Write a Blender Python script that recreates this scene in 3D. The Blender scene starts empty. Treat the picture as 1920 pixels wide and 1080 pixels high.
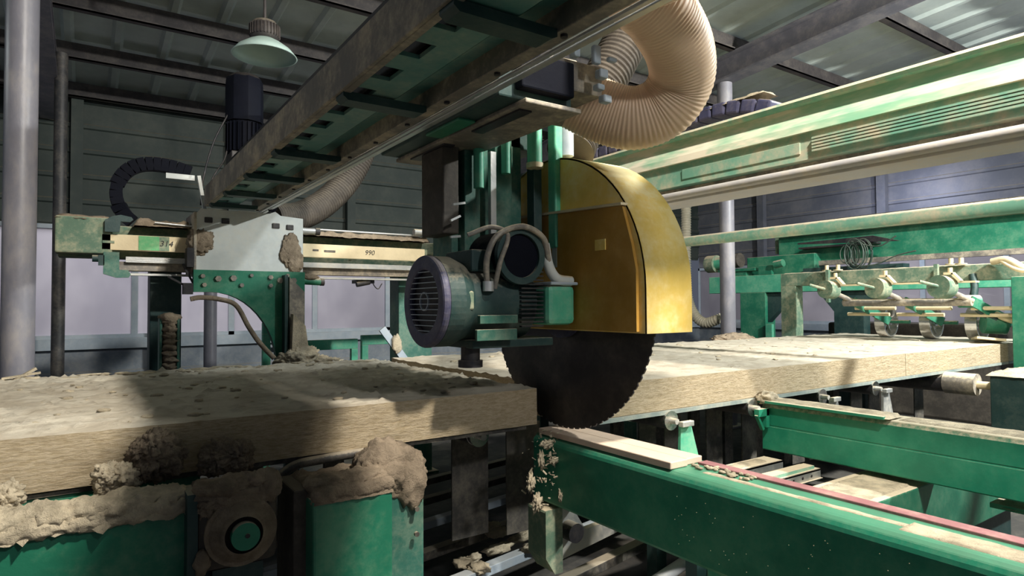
import bpy, math, random
from mathutils import Vector, Matrix, noise

random.seed(7)
SC = bpy.context.scene
COL = SC.collection
PI = math.pi

# ------------------------------------------------------------------ camera
# world: X = along the conveyor, Y = across it (along the gantries), Z = up
CAMZ = 1.35
F = 1180.0
yw = Vector((160 - 960, 577 - 540, F)).normalized()
xw = Vector((1740, 22, F)); xw = (xw - yw * xw.dot(yw)).normalized()
zw = -(xw.cross(yw)); zw = zw if zw.y < 0 else -zw
cam_d = bpy.data.cameras.new('camera')
cam_d.sensor_fit = 'HORIZONTAL'; cam_d.sensor_width = 36.0
cam_d.lens = F / 1920.0 * 36.0
cam_d.clip_start = 0.05; cam_d.clip_end = 200
cam = bpy.data.objects.new('camera', cam_d); COL.objects.link(cam)
def cvw(v): return Vector((xw.dot(v), yw.dot(v), zw.dot(v)))
cx = cvw(Vector((1, 0, 0))); cy = cvw(Vector((0, -1, 0))); cz = cvw(Vector((0, 0, -1)))
m = Matrix(((cx.x, cy.x, cz.x, 0), (cx.y, cy.y, cz.y, 0), (cx.z, cy.z, cz.z, CAMZ), (0, 0, 0, 1)))
cam.matrix_world = m
SC.camera = cam

# ------------------------------------------------------------------ view, world, lights
SC.view_settings.view_transform = 'Standard'
SC.view_settings.look = 'None'
SC.view_settings.gamma = 1.0
SC.view_settings.use_curve_mapping = False
SC.view_settings.exposure = 0.0

world = bpy.data.worlds.new('world'); SC.world = world
world.use_nodes = True
bg = world.node_tree.nodes['Background']
bg.inputs[0].default_value = (0.62, 0.70, 0.92, 1)
bg.inputs[1].default_value = 0.125

def lamp(name, loc, power, color, size=0.4, target=None, spot=None):
    if spot:
        d = bpy.data.lights.new(name, 'SPOT'); d.spot_size = spot; d.spot_blend = 0.5; d.shadow_soft_size = size
    else:
        d = bpy.data.lights.new(name, 'AREA'); d.shape = 'DISK'; d.size = size
    d.energy = power; d.color = color
    o = bpy.data.objects.new(name, d); COL.objects.link(o); o.location = loc
    if target is None: target = (loc[0], loc[1], 0)
    dirv = Vector(target) - Vector(loc)
    o.rotation_euler = dirv.to_track_quat('-Z', 'Y').to_euler()
    return o

lamp('high_bay_light_main', (1.58, -0.40, 4.35), 290, (1.0, 0.93, 0.82), 0.22, (1.0, 1.8, 0))
lamp('high_bay_light_line', (5.6, -0.4, 3.8), 460, (0.98, 1.0, 0.96), 0.22, (5.7, 2.6, 1))
lamp('high_bay_light_wall', (9.9, 4.6, 3.2), 26, (0.74, 0.78, 1.0), 0.25, (10.9, 4.6, 2.0))
lamp('roof_glow_uplight', (7.2, -0.6, 2.3), 38, (0.62, 0.70, 1.0), 1.2, (6.8, 1.8, 5))  # added uplight standing in for the bluish glow on the roof
lamp('high_bay_light_back', (-2.5, 5.0, 3.4), 9, (0.85, 0.95, 0.95), 0.5, (0.4, 5.0, 1.4))
lamp('added_front_fill', (1.45, -3.0, 3.9), 70, (0.95, 0.96, 0.95), 0.4, (1.0, 1.8, 0.6))  # added fill from the front, brightens the gearboxes and other near faces
lamp('added_plate_spot', (2.5, 2.2, 4.1), 190, (0.9, 0.97, 1.0), 0.06, (1.25, 4.4, 1.7), spot=math.radians(42))  # added spot, brightens the right part of the white end plate
lamp('daylight_outside_right', (14.0, 5.0, 4.5), 420, (0.9, 0.93, 1.0), 2.5, (11.4, 5.0, 1.0))
lamp('daylight_outside_back', (1.0, 12.5, 4.5), 600, (0.9, 0.93, 1.0), 3.5, (1.0, 9.2, 1.2))

# ------------------------------------------------------------------ materials
def N(nt, t, **kw):
    n = nt.nodes.new(t)
    for k, v in kw.items(): setattr(n, k, v)
    return n
def mathn(nt, op, a, b=None, clamp=False):
    n = N(nt, 'ShaderNodeMath', operation=op); n.use_clamp = clamp
    for i, x in enumerate((a, b)):
        if x is None: continue
        if isinstance(x, (int, float)): n.inputs[i].default_value = x
        else: nt.links.new(x, n.inputs[i])
    return n.outputs[0]
def mixc(nt, fac, a, b):
    n = N(nt, 'ShaderNodeMix', data_type='RGBA')
    for i, x in ((0, fac), (6, a), (7, b)):
        if isinstance(x, (int, float)): n.inputs[i].default_value = x
        elif isinstance(x, tuple): n.inputs[i].default_value = (x[0], x[1], x[2], 1)
        else: nt.links.new(x, n.inputs[i])
    return n.outputs[2]
def ramp(nt, x, lo, hi):
    n = N(nt, 'ShaderNodeMapRange'); n.interpolation_type = 'SMOOTHSTEP'
    n.inputs[1].default_value = lo; n.inputs[2].default_value = hi
    nt.links.new(x, n.inputs[0]); return n.outputs[0]
def noisen(nt, co, scale, detail=4, rough=0.6):
    n = N(nt, 'ShaderNodeTexNoise'); n.inputs['Scale'].default_value = scale
    n.inputs['Detail'].default_value = detail; n.inputs['Roughness'].default_value = rough
    nt.links.new(co, n.inputs['Vector']); return n.outputs[0]

DUST = (0.60, 0.51, 0.37)
def mat(name, col, rough=0.6, metal=0.0, dust=1.0, film=0.15, var=0.15, nscale=6.0, bump=0.12, dustcol=DUST, stretch=(1, 1, 1), spec=0.5, bscale=None):
    """painted or bare surface; dust lies on faces that look up, and as a thin blotchy film elsewhere"""
    M = bpy.data.materials.new(name); M.use_nodes = True
    nt = M.node_tree; b = nt.nodes['Principled BSDF']
    tc = N(nt, 'ShaderNodeTexCoord'); geo = N(nt, 'ShaderNodeNewGeometry')
    mp = N(nt, 'ShaderNodeMapping'); mp.inputs['Scale'].default_value = stretch
    nt.links.new(tc.outputs['Object'], mp.inputs[0]); co = mp.outputs[0]
    n1 = noisen(nt, co, nscale, 5, 0.65)
    n2 = noisen(nt, co, nscale * 7, 4, 0.7)
    dark = tuple(c * (1 - var) for c in col)
    light = tuple(min(1, c * (1 + var)) for c in col)
    base = mixc(nt, ramp(nt, n1, 0.3, 0.7), dark, light)
    fac = None
    if dust > 0 or film > 0:
        sep = N(nt, 'ShaderNodeSeparateXYZ'); nt.links.new(geo.outputs['Normal'], sep.inputs[0])
        up = mathn(nt, 'ADD', sep.outputs[2], mathn(nt, 'MULTIPLY', mathn(nt, 'SUBTRACT', n2, 0.5), 0.8))
        upm = mathn(nt, 'MULTIPLY', ramp(nt, up, 0.35, 0.8), dust)
        fm = mathn(nt, 'MULTIPLY', ramp(nt, mathn(nt, 'ADD', n1, mathn(nt, 'MULTIPLY', n2, 0.5)), 0.62, 1.0), film * 2.2)
        fm2 = mathn(nt, 'ADD', fm, film * 0.30, True)
        fac = mathn(nt, 'MAXIMUM', upm, fm2)
        dc = mixc(nt, n2, tuple(c * 0.8 for c in dustcol), tuple(min(1, c * 1.15) for c in dustcol))
        base = mixc(nt, fac, base, dc)
        r = N(nt, 'ShaderNodeMapRange'); r.inputs[3].default_value = rough; r.inputs[4].default_value = 0.95
        nt.links.new(fac, r.inputs[0]); nt.links.new(r.outputs[0], b.inputs['Roughness'])
        if metal > 0:
            mm = mathn(nt, 'MULTIPLY', mathn(nt, 'SUBTRACT', 1.0, fac), metal); nt.links.new(mm, b.inputs['Metallic'])
    else:
        b.inputs['Roughness'].default_value = rough; b.inputs['Metallic'].default_value = metal
    nt.links.new(base, b.inputs['Base Color'])
    b.inputs['Specular IOR Level'].default_value = spec
    if bump > 0:
        bn = N(nt, 'ShaderNodeBump'); bn.inputs['Strength'].default_value = bump; bn.inputs['Distance'].default_value = 0.01
        nt.links.new(n2 if bscale is None else noisen(nt, co, bscale, 6, 0.75), bn.inputs['Height']); nt.links.new(bn.outputs[0], b.inputs['Normal'])
    return M

MT = dict(
    green=mat('green_paint', (0.006, 0.175, 0.098), 0.45, film=0.05, bump=0.08),
    green_bare=mat('worn_green_beam_paint', (0.010, 0.20, 0.115), 0.38, dust=0.10, film=0.03, bump=0.05),
    green_clean=mat('clean_green_paint', (0.008, 0.20, 0.115), 0.4, dust=0.9, film=0.02, bump=0.05),
    teal=mat('teal_paint', (0.012, 0.115, 0.085), 0.5, film=0.08, bump=0.1),
    teal_dark=mat('dark_teal_paint', (0.008, 0.042, 0.042), 0.55, dust=0.5, film=0.025),
    mint=mat('mint_green_paint', (0.06, 0.42, 0.26), 0.45, film=0.10, bump=0.08),
    mint_dusty=mat('dusty_mint_paint', (0.13, 0.42, 0.31), 0.6, film=0.38, nscale=2.5, bump=0.08),
    mint_sill=mat('dust_covered_mint_paint', (0.07, 0.46, 0.26), 0.6, film=0.9, nscale=1.2, stretch=(1, 0.25, 1), dustcol=(0.74, 0.68, 0.53), bump=0.05),
    sage=mat('dusty_sage_paint', (0.07, 0.17, 0.115), 0.7, film=0.22, dustcol=(0.60, 0.50, 0.34)),
    plate_teal=mat('grey_teal_plate_paint', (0.05, 0.20, 0.19), 0.5, film=0.12, nscale=3),
    white_plate=mat('white_plate_paint', (0.56, 0.60, 0.59), 0.5, film=0.12, nscale=4, bump=0.05),
    grey_steel=mat('dusty_grey_steel', (0.16, 0.15, 0.14), 0.6, metal=0.2, film=0.3),
    galv=mat('galvanised_steel', (0.45, 0.47, 0.47), 0.4, metal=0.7, film=0.2, dustcol=(0.66, 0.57, 0.42)),
    chrome=mat('worn_chrome', (0.62, 0.62, 0.62), 0.2, metal=1.0, dust=0.5, film=0.05, var=0.1),
    rod=mat('bright_rail_steel', (0.55, 0.57, 0.58), 0.3, metal=0.6, dust=0.4, film=0.1, var=0.1),
    pale_rail=mat('pale_painted_rail', (0.46, 0.46, 0.48), 0.4, dust=0.25, film=0.2, var=0.1),
    post=mat('grey_painted_post', (0.20, 0.20, 0.24), 0.38, dust=0.6, film=0.10, nscale=3, var=0.2, stretch=(1, 1, 0.5)),
    post_dark=mat('dark_grey_post', (0.028, 0.03, 0.036), 0.5, dust=0.6, film=0.06),
    black=mat('black_plastic', (0.012, 0.012, 0.018), 0.5, dust=0.5, film=0.03),
    navy=mat('dark_navy_motor_paint', (0.004, 0.005, 0.010), 0.7, dust=0.05, film=0.0, spec=0.1),
    violet=mat('violet_blue_motor_paint', (0.040, 0.045, 0.11), 0.5, dust=0.3, film=0.06),
    rubber=mat('dark_belt_rubber', (0.022, 0.022, 0.024), 0.6, dust=0.5, film=0.10),
    belt=mat('grey_green_belt', (0.20, 0.26, 0.25), 0.6, dust=0.4, film=0.15),
    belt_dark=mat('dark_grey_hanging_belt', (0.045, 0.043, 0.042), 0.6, dust=0.3, film=0.09),
    blade=mat('dark_saw_steel', (0.040, 0.038, 0.045), 0.32, metal=0.6, dust=0.0, film=0.04, nscale=3, var=0.15, bump=0.02),
    yellow=mat('yellow_guard_paint', (0.84, 0.58, 0.10), 0.7, dust=1.0, film=0.32, dustcol=(0.90, 0.76, 0.42), bump=0.05, nscale=3),
    yellow_panel=mat('brownish_yellow_panel_paint', (0.44, 0.225, 0.022), 0.55, dust=0.7, film=0.10, dustcol=(0.7, 0.5, 0.22), nscale=3),  # darker and browner than the guard's yellow
    cream=mat('cream_plastic', (0.70, 0.58, 0.36), 0.5, dust=0.4, film=0.10, var=0.12),
    anvil=mat('pink_cream_plastic', (0.72, 0.55, 0.43), 0.45, dust=0.3, film=0.10, var=0.1),
    hose=mat('beige_flexible_hose', (0.74, 0.53, 0.36), 0.45, dust=0.5, film=0.05, var=0.1, nscale=3, bump=0.03),
    hose_clear=mat('clear_cream_hose', (0.62, 0.58, 0.46), 0.35, dust=0.3, film=0.05, var=0.1),
    hose_dark=mat('dusty_brown_hose', (0.055, 0.046, 0.038), 0.75, dust=0.15, film=0.04),
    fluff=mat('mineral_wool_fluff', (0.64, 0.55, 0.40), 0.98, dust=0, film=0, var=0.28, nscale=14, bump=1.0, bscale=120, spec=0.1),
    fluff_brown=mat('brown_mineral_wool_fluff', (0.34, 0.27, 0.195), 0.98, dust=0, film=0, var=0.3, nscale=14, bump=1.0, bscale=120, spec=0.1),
    wall=mat('blue_grey_sheet_metal', (0.12, 0.13, 0.16), 0.5, dust=0.4, film=0.05, var=0.12, nscale=1.5, bump=0.03),
    wall_green=mat('dull_green_grey_sheet_metal', (0.030, 0.045, 0.041), 0.7, dust=0.2, film=0.02, var=0.12, nscale=1.5, bump=0.03),
    roof=mat('grey_green_roof_sheet', (0.52, 0.60, 0.57), 0.85, dust=0.0, film=0.05, var=0.15, nscale=1.5, bump=0.03),
    purlin=mat('brown_grey_purlin_steel', (0.050, 0.043, 0.045), 0.6, dust=0.4, film=0.04),
    rafter=mat('violet_grey_rafter_steel', (0.15, 0.15, 0.185), 0.55, dust=0.6, film=0.08),
    sill=mat('pale_blue_window_frame', (0.36, 0.43, 0.50), 0.5, dust=0.3, film=0.08, var=0.1),
    panel=mat('blue_grey_panel', (0.20, 0.24, 0.29), 0.5, dust=0.3, film=0.08),
    floor=mat('dusty_concrete', (0.03, 0.03, 0.03), 0.85, dust=0.0, film=0.05, nscale=2),
    pink=mat('worn_pink_plastic_strip', (0.26, 0.09, 0.11), 0.5, dust=0.10, film=0.12),
    marker=mat('black_marker_ink', (0.01, 0.01, 0.01), 0.6, dust=0, film=0, bump=0),
    green_tape=mat('bright_green_paint_patch', (0.03, 0.36, 0.12), 0.5, dust=0, film=0.12),
    white=mat('white_enamel', (0.50, 0.68, 0.63), 0.5, dust=0.1, film=0.05, var=0.05),
    wire=mat('dark_green_wire', (0.03, 0.06, 0.05), 0.5, dust=0.2, film=0.05),
    bag=mat('pinkish_wrapped_bale', (0.42, 0.36, 0.36), 0.6, dust=0.2, film=0.1, nscale=8, bump=0.5),
)
def m_emit(name, col, e):
    M = bpy.data.materials.new(name); M.use_nodes = True; b = M.node_tree.nodes['Principled BSDF']
    b.inputs['Base Color'].default_value = (*col, 1); b.inputs['Emission Color'].default_value = (*col, 1); b.inputs['Emission Strength'].default_value = e
    return M
def m_pane():
    """milky film-covered window pane; daylight comes through it"""
    M = bpy.data.materials.new('milky_window_pane'); M.use_nodes = True; nt = M.node_tree; b = nt.nodes['Principled BSDF']
    tc = N(nt, 'ShaderNodeTexCoord')
    mp = N(nt, 'ShaderNodeMapping'); mp.inputs['Scale'].default_value = (0.9, 0.9, 0.6); nt.links.new(tc.outputs['Object'], mp.inputs[0])
    n1 = noisen(nt, mp.outputs[0], 2.2, 3, 0.5)
    c = mixc(nt, ramp(nt, n1, 0.35, 0.65), (0.40, 0.375, 0.40), (0.48, 0.45, 0.47))
    nt.links.new(c, b.inputs['Base Color']); b.inputs['Roughness'].default_value = 0.25
    tr = N(nt, 'ShaderNodeBsdfTranslucent'); nt.links.new(c, tr.inputs[0])
    mx = N(nt, 'ShaderNodeMixShader'); mx.inputs[0].default_value = 0.75
    nt.links.new(b.outputs[0], mx.inputs[1]); nt.links.new(tr.outputs[0], mx.inputs[2])
    ts = N(nt, 'ShaderNodeBsdfTransparent'); m2 = N(nt, 'ShaderNodeMixShader'); m2.inputs[0].default_value = 0.22
    nt.links.new(mx.outputs[0], m2.inputs[1]); nt.links.new(ts.outputs[0], m2.inputs[2])
    nt.links.new(m2.outputs[0], nt.nodes['Material Output'].inputs[0]); return M
MT['pane'] = m_pane()
def m_wool():
    M = mat('mineral_wool_slab', (0.52, 0.42, 0.27), 0.98, dust=0, film=0, var=0.16, nscale=3, bump=0.0, spec=0.1)
    nt = M.node_tree; b = nt.nodes['Principled BSDF']
    tc = N(nt, 'ShaderNodeTexCoord'); mp = N(nt, 'ShaderNodeMapping'); mp.inputs['Scale'].default_value = (1, 1, 4.5)
    nt.links.new(tc.outputs['Object'], mp.inputs[0])
    h = noisen(nt, mp.outputs[0], 32, 8, 0.78)
    h2 = noisen(nt, mp.outputs[0], 9, 3, 0.5)
    hh = mathn(nt, 'ADD', h, h2)
    bn = N(nt, 'ShaderNodeBump'); bn.inputs['Strength'].default_value = 0.8; bn.inputs['Distance'].default_value = 0.010
    nt.links.new(hh, bn.inputs['Height']); nt.links.new(bn.outputs[0], b.inputs['Normal'])
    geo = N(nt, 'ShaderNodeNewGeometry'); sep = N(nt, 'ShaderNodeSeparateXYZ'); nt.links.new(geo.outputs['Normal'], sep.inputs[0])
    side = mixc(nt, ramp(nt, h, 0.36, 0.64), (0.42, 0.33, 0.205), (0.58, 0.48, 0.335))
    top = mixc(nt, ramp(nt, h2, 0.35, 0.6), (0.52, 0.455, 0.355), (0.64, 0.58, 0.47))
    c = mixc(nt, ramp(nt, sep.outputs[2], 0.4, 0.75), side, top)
    nt.links.new(c, b.inputs['Base Color'])
    return M
MT['wool'] = m_wool()

# ------------------------------------------------------------------ mesh helpers
class MB:
    def __init__(s): s.v = []; s.f = []; s.sm = []
    def add(s, vs, fs, smooth=False):
        o = len(s.v); s.v += [tuple(v) for v in vs]; s.f += [tuple(i + o for i in f) for f in fs]; s.sm += [smooth] * len(fs); return s
    def box(s, x0, x1, y0, y1, z0, z1):
        if x0 > x1: x0, x1 = x1, x0
        if y0 > y1: y0, y1 = y1, y0
        if z0 > z1: z0, z1 = z1, z0
        v = [(x0, y0, z0), (x1, y0, z0), (x1, y1, z0), (x0, y1, z0), (x0, y0, z1), (x1, y0, z1), (x1, y1, z1), (x0, y1, z1)]
        return s.add(v, [(0, 3, 2, 1), (4, 5, 6, 7), (0, 1, 5, 4), (1, 2, 6, 5), (2, 3, 7, 6), (3, 0, 4, 7)])
    def obox(s, c, size, rot=(0, 0, 0)):
        R = Matrix.Rotation(rot[2], 3, 'Z') @ Matrix.Rotation(rot[1], 3, 'Y') @ Matrix.Rotation(rot[0], 3, 'X')
        h = [k / 2 for k in size]
        v = [R @ Vector((a * h[0], b * h[1], d * h[2])) + Vector(c) for d in (-1, 1) for a, b in ((-1, -1), (1, -1), (1, 1), (-1, 1))]
        return s.add(v, [(0, 3, 2, 1), (4, 5, 6, 7), (0, 1, 5, 4), (1, 2, 6, 5), (2, 3, 7, 6), (3, 0, 4, 7)])
    def bar(s, p, q, w, h):
        """rectangular bar from p to q, w wide (sideways), h high"""
        p = Vector(p); q = Vector(q); d = (q - p).normalized()
        up = Vector((0, 0, 1)) if abs(d.z) < 0.95 else Vector((0, 1, 0))
        a = d.cross(up).normalized() * w / 2; b = a.cross(d).normalized() * h / 2
        v = [p - a - b, p + a - b, p + a + b, p - a + b, q - a - b, q + a - b, q + a + b, q - a + b]
        return s.add(v, [(0, 1, 2, 3), (7, 6, 5, 4), (0, 4, 5, 1), (1, 5, 6, 2), (2, 6, 7, 3), (3, 7, 4, 0)])
    def cyl(s, p, q, r, r2=None, n=28, cap=True):
        p = Vector(p); q = Vector(q); d = (q - p).normalized(); r2 = r if r2 is None else r2
        up = Vector((0, 0, 1)) if abs(d.z) < 0.9 else Vector((0, 1, 0))
        a = d.cross(up).normalized(); b = d.cross(a).normalized()
        v = []
        for c, rr in ((p, r), (q, r2)):
            for i in range(n):
                t = 2 * PI * i / n; v.append(c + a * math.cos(t) * rr + b * math.sin(t) * rr)
        s.add(v, [(i, (i + 1) % n, n + (i + 1) % n, n + i) for i in range(n)], True)
        if cap:
            s.add(v[:n], [tuple(range(n))[::-1]]); s.add(v[n:], [tuple(range(n))])
        return s
    def ring(s, c, d, ri, ro, w, n=40):
        """flat ring (washer) centred c, axis d, width w"""
        c = Vector(c); d = Vector(d).normalized()
        up = Vector((0, 0, 1)) if abs(d.z) < 0.9 else Vector((0, 1, 0))
        a = d.cross(up).normalized(); b = d.cross(a).normalized(); v = []
        for off, rr in ((-w / 2, ro), (w / 2, ro), (w / 2, ri), (-w / 2, ri)):
            for i in range(n):
                t = 2 * PI * i / n; v.append(c + d * off + a * math.cos(t) * rr + b * math.sin(t) * rr)
        fs = []
        for k in range(4):
            for i in range(n): fs.append((k * n + i, k * n + (i + 1) % n, ((k + 1) % 4) * n + (i + 1) % n, ((k + 1) % 4) * n + i))
        return s.add(v, fs)
    def tube(s, pts, r, n=12, rf=None, cap=True):
        pts = [Vector(p) for p in pts]; N_ = len(pts); v = []
        t0 = (pts[1] - pts[0]).normalized(); up = Vector((0, 0, 1)) if abs(t0.z) < 0.9 else Vector((0, 1, 0))
        a = t0.cross(up).normalized()
        for i, p in enumerate(pts):
            t = (pts[min(i + 1, N_ - 1)] - pts[max(i - 1, 0)]).normalized()
            a = (a - t * a.dot(t)).normalized(); b = t.cross(a)
            rr = r if rf is None else rf(i)
            for k in range(n):
                u = 2 * PI * k / n; v.append(p + a * math.cos(u) * rr + b * math.sin(u) * rr)
        fs = [(i * n + k, i * n + (k + 1) % n, (i + 1) * n + (k + 1) % n, (i + 1) * n + k) for i in range(N_ - 1) for k in range(n)]
        s.add(v, fs, True)
        if cap: s.add(v[:n], [tuple(range(n))[::-1]]); s.add(v[-n:], [tuple(range(n))])
        return s
    def prism(s, poly, axis, a0, a1, smooth=False):
        """polygon in the plane across axis, pushed from a0 to a1. axis x: (y,z); y: (x,z); z: (x,y)"""
        def P(p, a): return {'x': (a, p[0], p[1]), 'y': (p[0], a, p[1]), 'z': (p[0], p[1], a)}[axis]
        n = len(poly); v = [P(p, a0) for p in poly] + [P(p, a1) for p in poly]
        s.add(v, [tuple(range(n))[::-1], tuple(range(n, 2 * n))])
        return s.add(v, [(i, (i + 1) % n, n + (i + 1) % n, n + i) for i in range(n)], smooth)
    def lathe(s, prof, c, axis='z', n=40):
        """prof: (radius, height) pairs"""
        v = []
        for r, h in prof:
            for i in range(n):
                t = 2 * PI * i / n; x, y = r * math.cos(t), r * math.sin(t)
                p = {'z': (x, y, h), 'x': (h, x, y), 'y': (x, h, y)}[axis]; v.append((p[0] + c[0], p[1] + c[1], p[2] + c[2]))
        return s.add(v, [(k * n + i, k * n + (i + 1) % n, (k + 1) * n + (i + 1) % n, (k + 1) * n + i) for k in range(len(prof) - 1) for i in range(n)], True)
    def lump(s, c, rad, amp=0.25, freq=3.0, seed=0, sub=4, flat=None):
        import bmesh
        bm = bmesh.new(); bmesh.ops.create_icosphere(bm, subdivisions=sub, radius=1.0)
        vs = []
        for v in bm.verts:
            p = v.co.normalized(); q = p * freq + Vector((seed * 7.3, seed * 3.1, seed * 1.7))
            d = 1 + amp * (noise.fractal(q * 0.7, 1.0, 2.1, 3) * 0.9 + 0.55 * noise.fractal(q * 2.4 + Vector((5, 2, 1)), 0.6, 2.1, 5))
            w = Vector((p.x * rad[0] * d, p.y * rad[1] * d, p.z * rad[2] * d))
            if flat is not None and w.z < flat: w.z = flat
            vs.append(Vector(c) + w)
        fs = [tuple(v.index for v in f.verts) for f in bm.faces]; bm.free()
        return s.add(vs, fs, True)
    def dustcap(s, x0, x1, y0, y1, z, h, seed=0, step=0.02, edge=0.02):
        """uneven layer of fluff lying on a flat top"""
        nx = max(4, int((x1 - x0) / step)); ny = max(4, int((y1 - y0) / step)); v = []
        for j in range(ny + 1):
            for i in range(nx + 1):
                fx, fy = i / nx, j / ny
                e = min(fx * (x1 - x0), (1 - fx) * (x1 - x0), fy * (y1 - y0), (1 - fy) * (y1 - y0))
                prof = min(1, e / 0.035) ** 0.45 if e > 0 else 0
                x = x0 + (x1 - x0) * fx; y = y0 + (y1 - y0) * fy
                nn = noise.fractal(Vector((x * 14 + seed * 9, y * 14, seed)), 0.7, 2.1, 5)
                ex = noise.fractal(Vector((x * 32, y * 32, seed + 5.5)), 0.6, 2.1, 4) * edge * 0.6
                if i in (0, nx): x += ex
                if j in (0, ny): y += ex
                hh = h * prof * (0.8 + 0.55 * nn) if prof > 0 else -0.010 - abs(ex) * 0.7
                v.append((x, y, z + hh))
        fs = [(j * (nx + 1) + i, j * (nx + 1) + i + 1, (j + 1) * (nx + 1) + i + 1, (j + 1) * (nx + 1) + i) for j in range(ny) for i in range(nx)]
        return s.add(v, fs, True)
    def roll(s, p, q, ry, rz, seed=0, n=None, m=40, amp=0.35, taper=True):
        """soft roll of fluff along an edge"""
        p = Vector(p); q = Vector(q); d = q - p; n = n or max(24, int(d.length / 0.006)); d.normalize()
        up = Vector((0, 0, 1)); sd = d.cross(up).normalized(); v = []
        for i in range(n + 1):
            f_ = i / n; c = p.lerp(q, f_); e = min(f_, 1 - f_) * (q - p).length
            k = min(1.0, (e / max(ry, rz)) ) if taper else 1.0; k = math.sqrt(max(0.0, 1 - (1 - k) ** 2)) + 0.02
            for j in range(m):
                a = 2 * PI * j / m; w = sd * math.cos(a) * ry * k + up * math.sin(a) * rz * k; pt = c + w
                g = pt * 18 + Vector((seed * 3.7, 0, seed))
                dd = 1 + amp * noise.fractal(g, 0.9, 2.1, 4) + 0.18 * noise.fractal(g * 5, 0.8, 2.1, 3)
                v.append(c + w * dd)
        return s.add(v, [(i * m + j, i * m + (j + 1) % m, (i + 1) * m + (j + 1) % m, (i + 1) * m + j) for i in range(n) for j in range(m)], True)
    def build(s, name, material, parent=None, bevel=0.0, kind=None, label=None, solid=0.0):
        me = bpy.data.meshes.new(name); me.from_pydata(s.v, [], s.f); me.validate(); me.update()
        if len(me.polygons) == len(s.sm): me.polygons.foreach_set('use_smooth', s.sm)
        me.materials.append(MT[material] if isinstance(material, str) else material)
        o = bpy.data.objects.new(name, me); COL.objects.link(o)
        if parent is not None:
            o.parent = parent; o.matrix_parent_inverse = Matrix.Translation(-Vector(parent['_w'])) if False else Matrix.Identity(4)
            w = WLOC[parent.name]
            if w.length > 0: o.location = -w
            WLOC[o.name] = Vector((0, 0, 0))
        else:
            WLOC[o.name] = Vector((0, 0, 0))
        if bevel > 0:
            b = o.modifiers.new('bevel', 'BEVEL'); b.width = bevel; b.segments = 2; b.limit_method = 'ANGLE'; b.angle_limit = math.radians(40)
        if solid > 0:
            b = o.modifiers.new('solid', 'SOLIDIFY'); b.thickness = solid; b.offset = 0
        if kind: o['kind'] = kind
        if label: o['label'] = label
        return o
WLOC = {}
def thing(name, label, cat, loc=(0, 0, 0), group=None):
    o = bpy.data.objects.new(name, None); COL.objects.link(o); o.location = loc; o.empty_display_size = 0.1
    o['label'] = label; o['category'] = cat
    if group: o['group'] = group
    WLOC[o.name] = Vector(loc); return o
def tag(o, label, cat, group=None, kind=None):
    o['label'] = label; o['category'] = cat
    if group: o['group'] = group
    if kind: o['kind'] = kind
    return o
def spline(pts, n=12):
    P = [Vector(p) for p in pts]; P = [P[0] * 2 - P[1]] + P + [P[-1] * 2 - P[-2]]; out = []
    for i in range(1, len(P) - 2):
        for k in range(n):
            t = k / n; a, b, c, d = P[i - 1], P[i], P[i + 1], P[i + 2]
            out.append(0.5 * ((2 * b) + (c - a) * t + (2 * a - 5 * b + 4 * c - d) * t * t + (3 * b - a - 3 * c + d) * t ** 3))
    out.append(P[-2]); return out
def resample(pts, step):
    out = [pts[0]]; acc = 0
    for a, b in zip(pts, pts[1:]):
        L = (b - a).length; t = step - acc
        while t <= L and L > 0: out.append(a + (b - a) * (t / L)); t += step
        acc = (acc + L) % step if L > 0 else acc
    return out
def hose_mesh(pts, r, pitch=0.02, amp=0.004, n=28):
    p = resample(spline(pts, 24), pitch / 4)
    return MB().tube(p, r, n, rf=lambda i: r + amp * math.cos(i * PI / 2), cap=True)
def lathe_disc(c, r, w, axis='x', n=48): 
    d = {'x': (w / 2, 0, 0), 'y': (0, w / 2, 0)}[axis]; c = Vector(c)
    return MB().cyl(c - Vector(d), c + Vector(d), r, n=n)

ZT = 1.0          # top of the slabs
TH = 0.15

# ------------------------------------------------------------------ the hall
BY = 9.0          # back wall
RX = 11.0         # right wall
def roofz(y): return 3.98 + 0.07 * (9 - y)
MB().box(-6, 13, -4, 11, -0.1, 0).build('floor', 'floor', kind='structure')

def corrug_wall(axis, u0, u1, z0, z1, at, nrm, step=0.30, name='wall', material='wall'):
    """horizontal-rib sheet wall; axis 'x' runs along x at y=at"""
    prof = []; z = z0
    while z < z1:
        for dz, d in ((0, 0), (0.23, 0), (0.245, 0.022), (0.285, 0.022), (0.30, 0)):
            if z + dz <= z1 + 1e-6: prof.append((z + dz, d))
        z += step
    mb = MB(); v = []
    for (zz, d) in prof:
        for u in (u0, u1):
            v.append((u, at + nrm * d, zz) if axis == 'x' else (at + nrm * d, u, zz))
    mb.add(v, [(2 * i, 2 * i + 1, 2 * i + 3, 2 * i + 2) for i in range(len(prof) - 1)])
    return mb
wall_bits = corrug_wall('x', -6, RX, 2.34, 4.05, BY, -1)
wall_bits.box(-6, RX, BY + 0.02, BY + 0.08, 2.30, 4.2)
wall_bits.build('wall_back', 'wall_green', kind='structure')
wl = corrug_wall('x', -6, RX, 0.0, 0.86, BY, -1)
wl.box(-6, RX, BY + 0.02, BY + 0.08, 0, 0.9)
wl.build('wall_back_lower', 'panel', kind='structure')
wr = corrug_wall('y', -3, BY, 2.14, 4.9, RX, -1)
wr.box(RX + 0.02, RX + 0.08, -3, BY, 2.10, 5.0)
wr.build('wall_right', 'wall', kind='structure')
wr = corrug_wall('y', -3, BY, 0.0, 0.86, RX, -1)
wr.box(RX + 0.02, RX + 0.08, -3, BY, 0, 0.88)
wr.build('wall_right_lower', 'panel', kind='structure')
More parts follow.
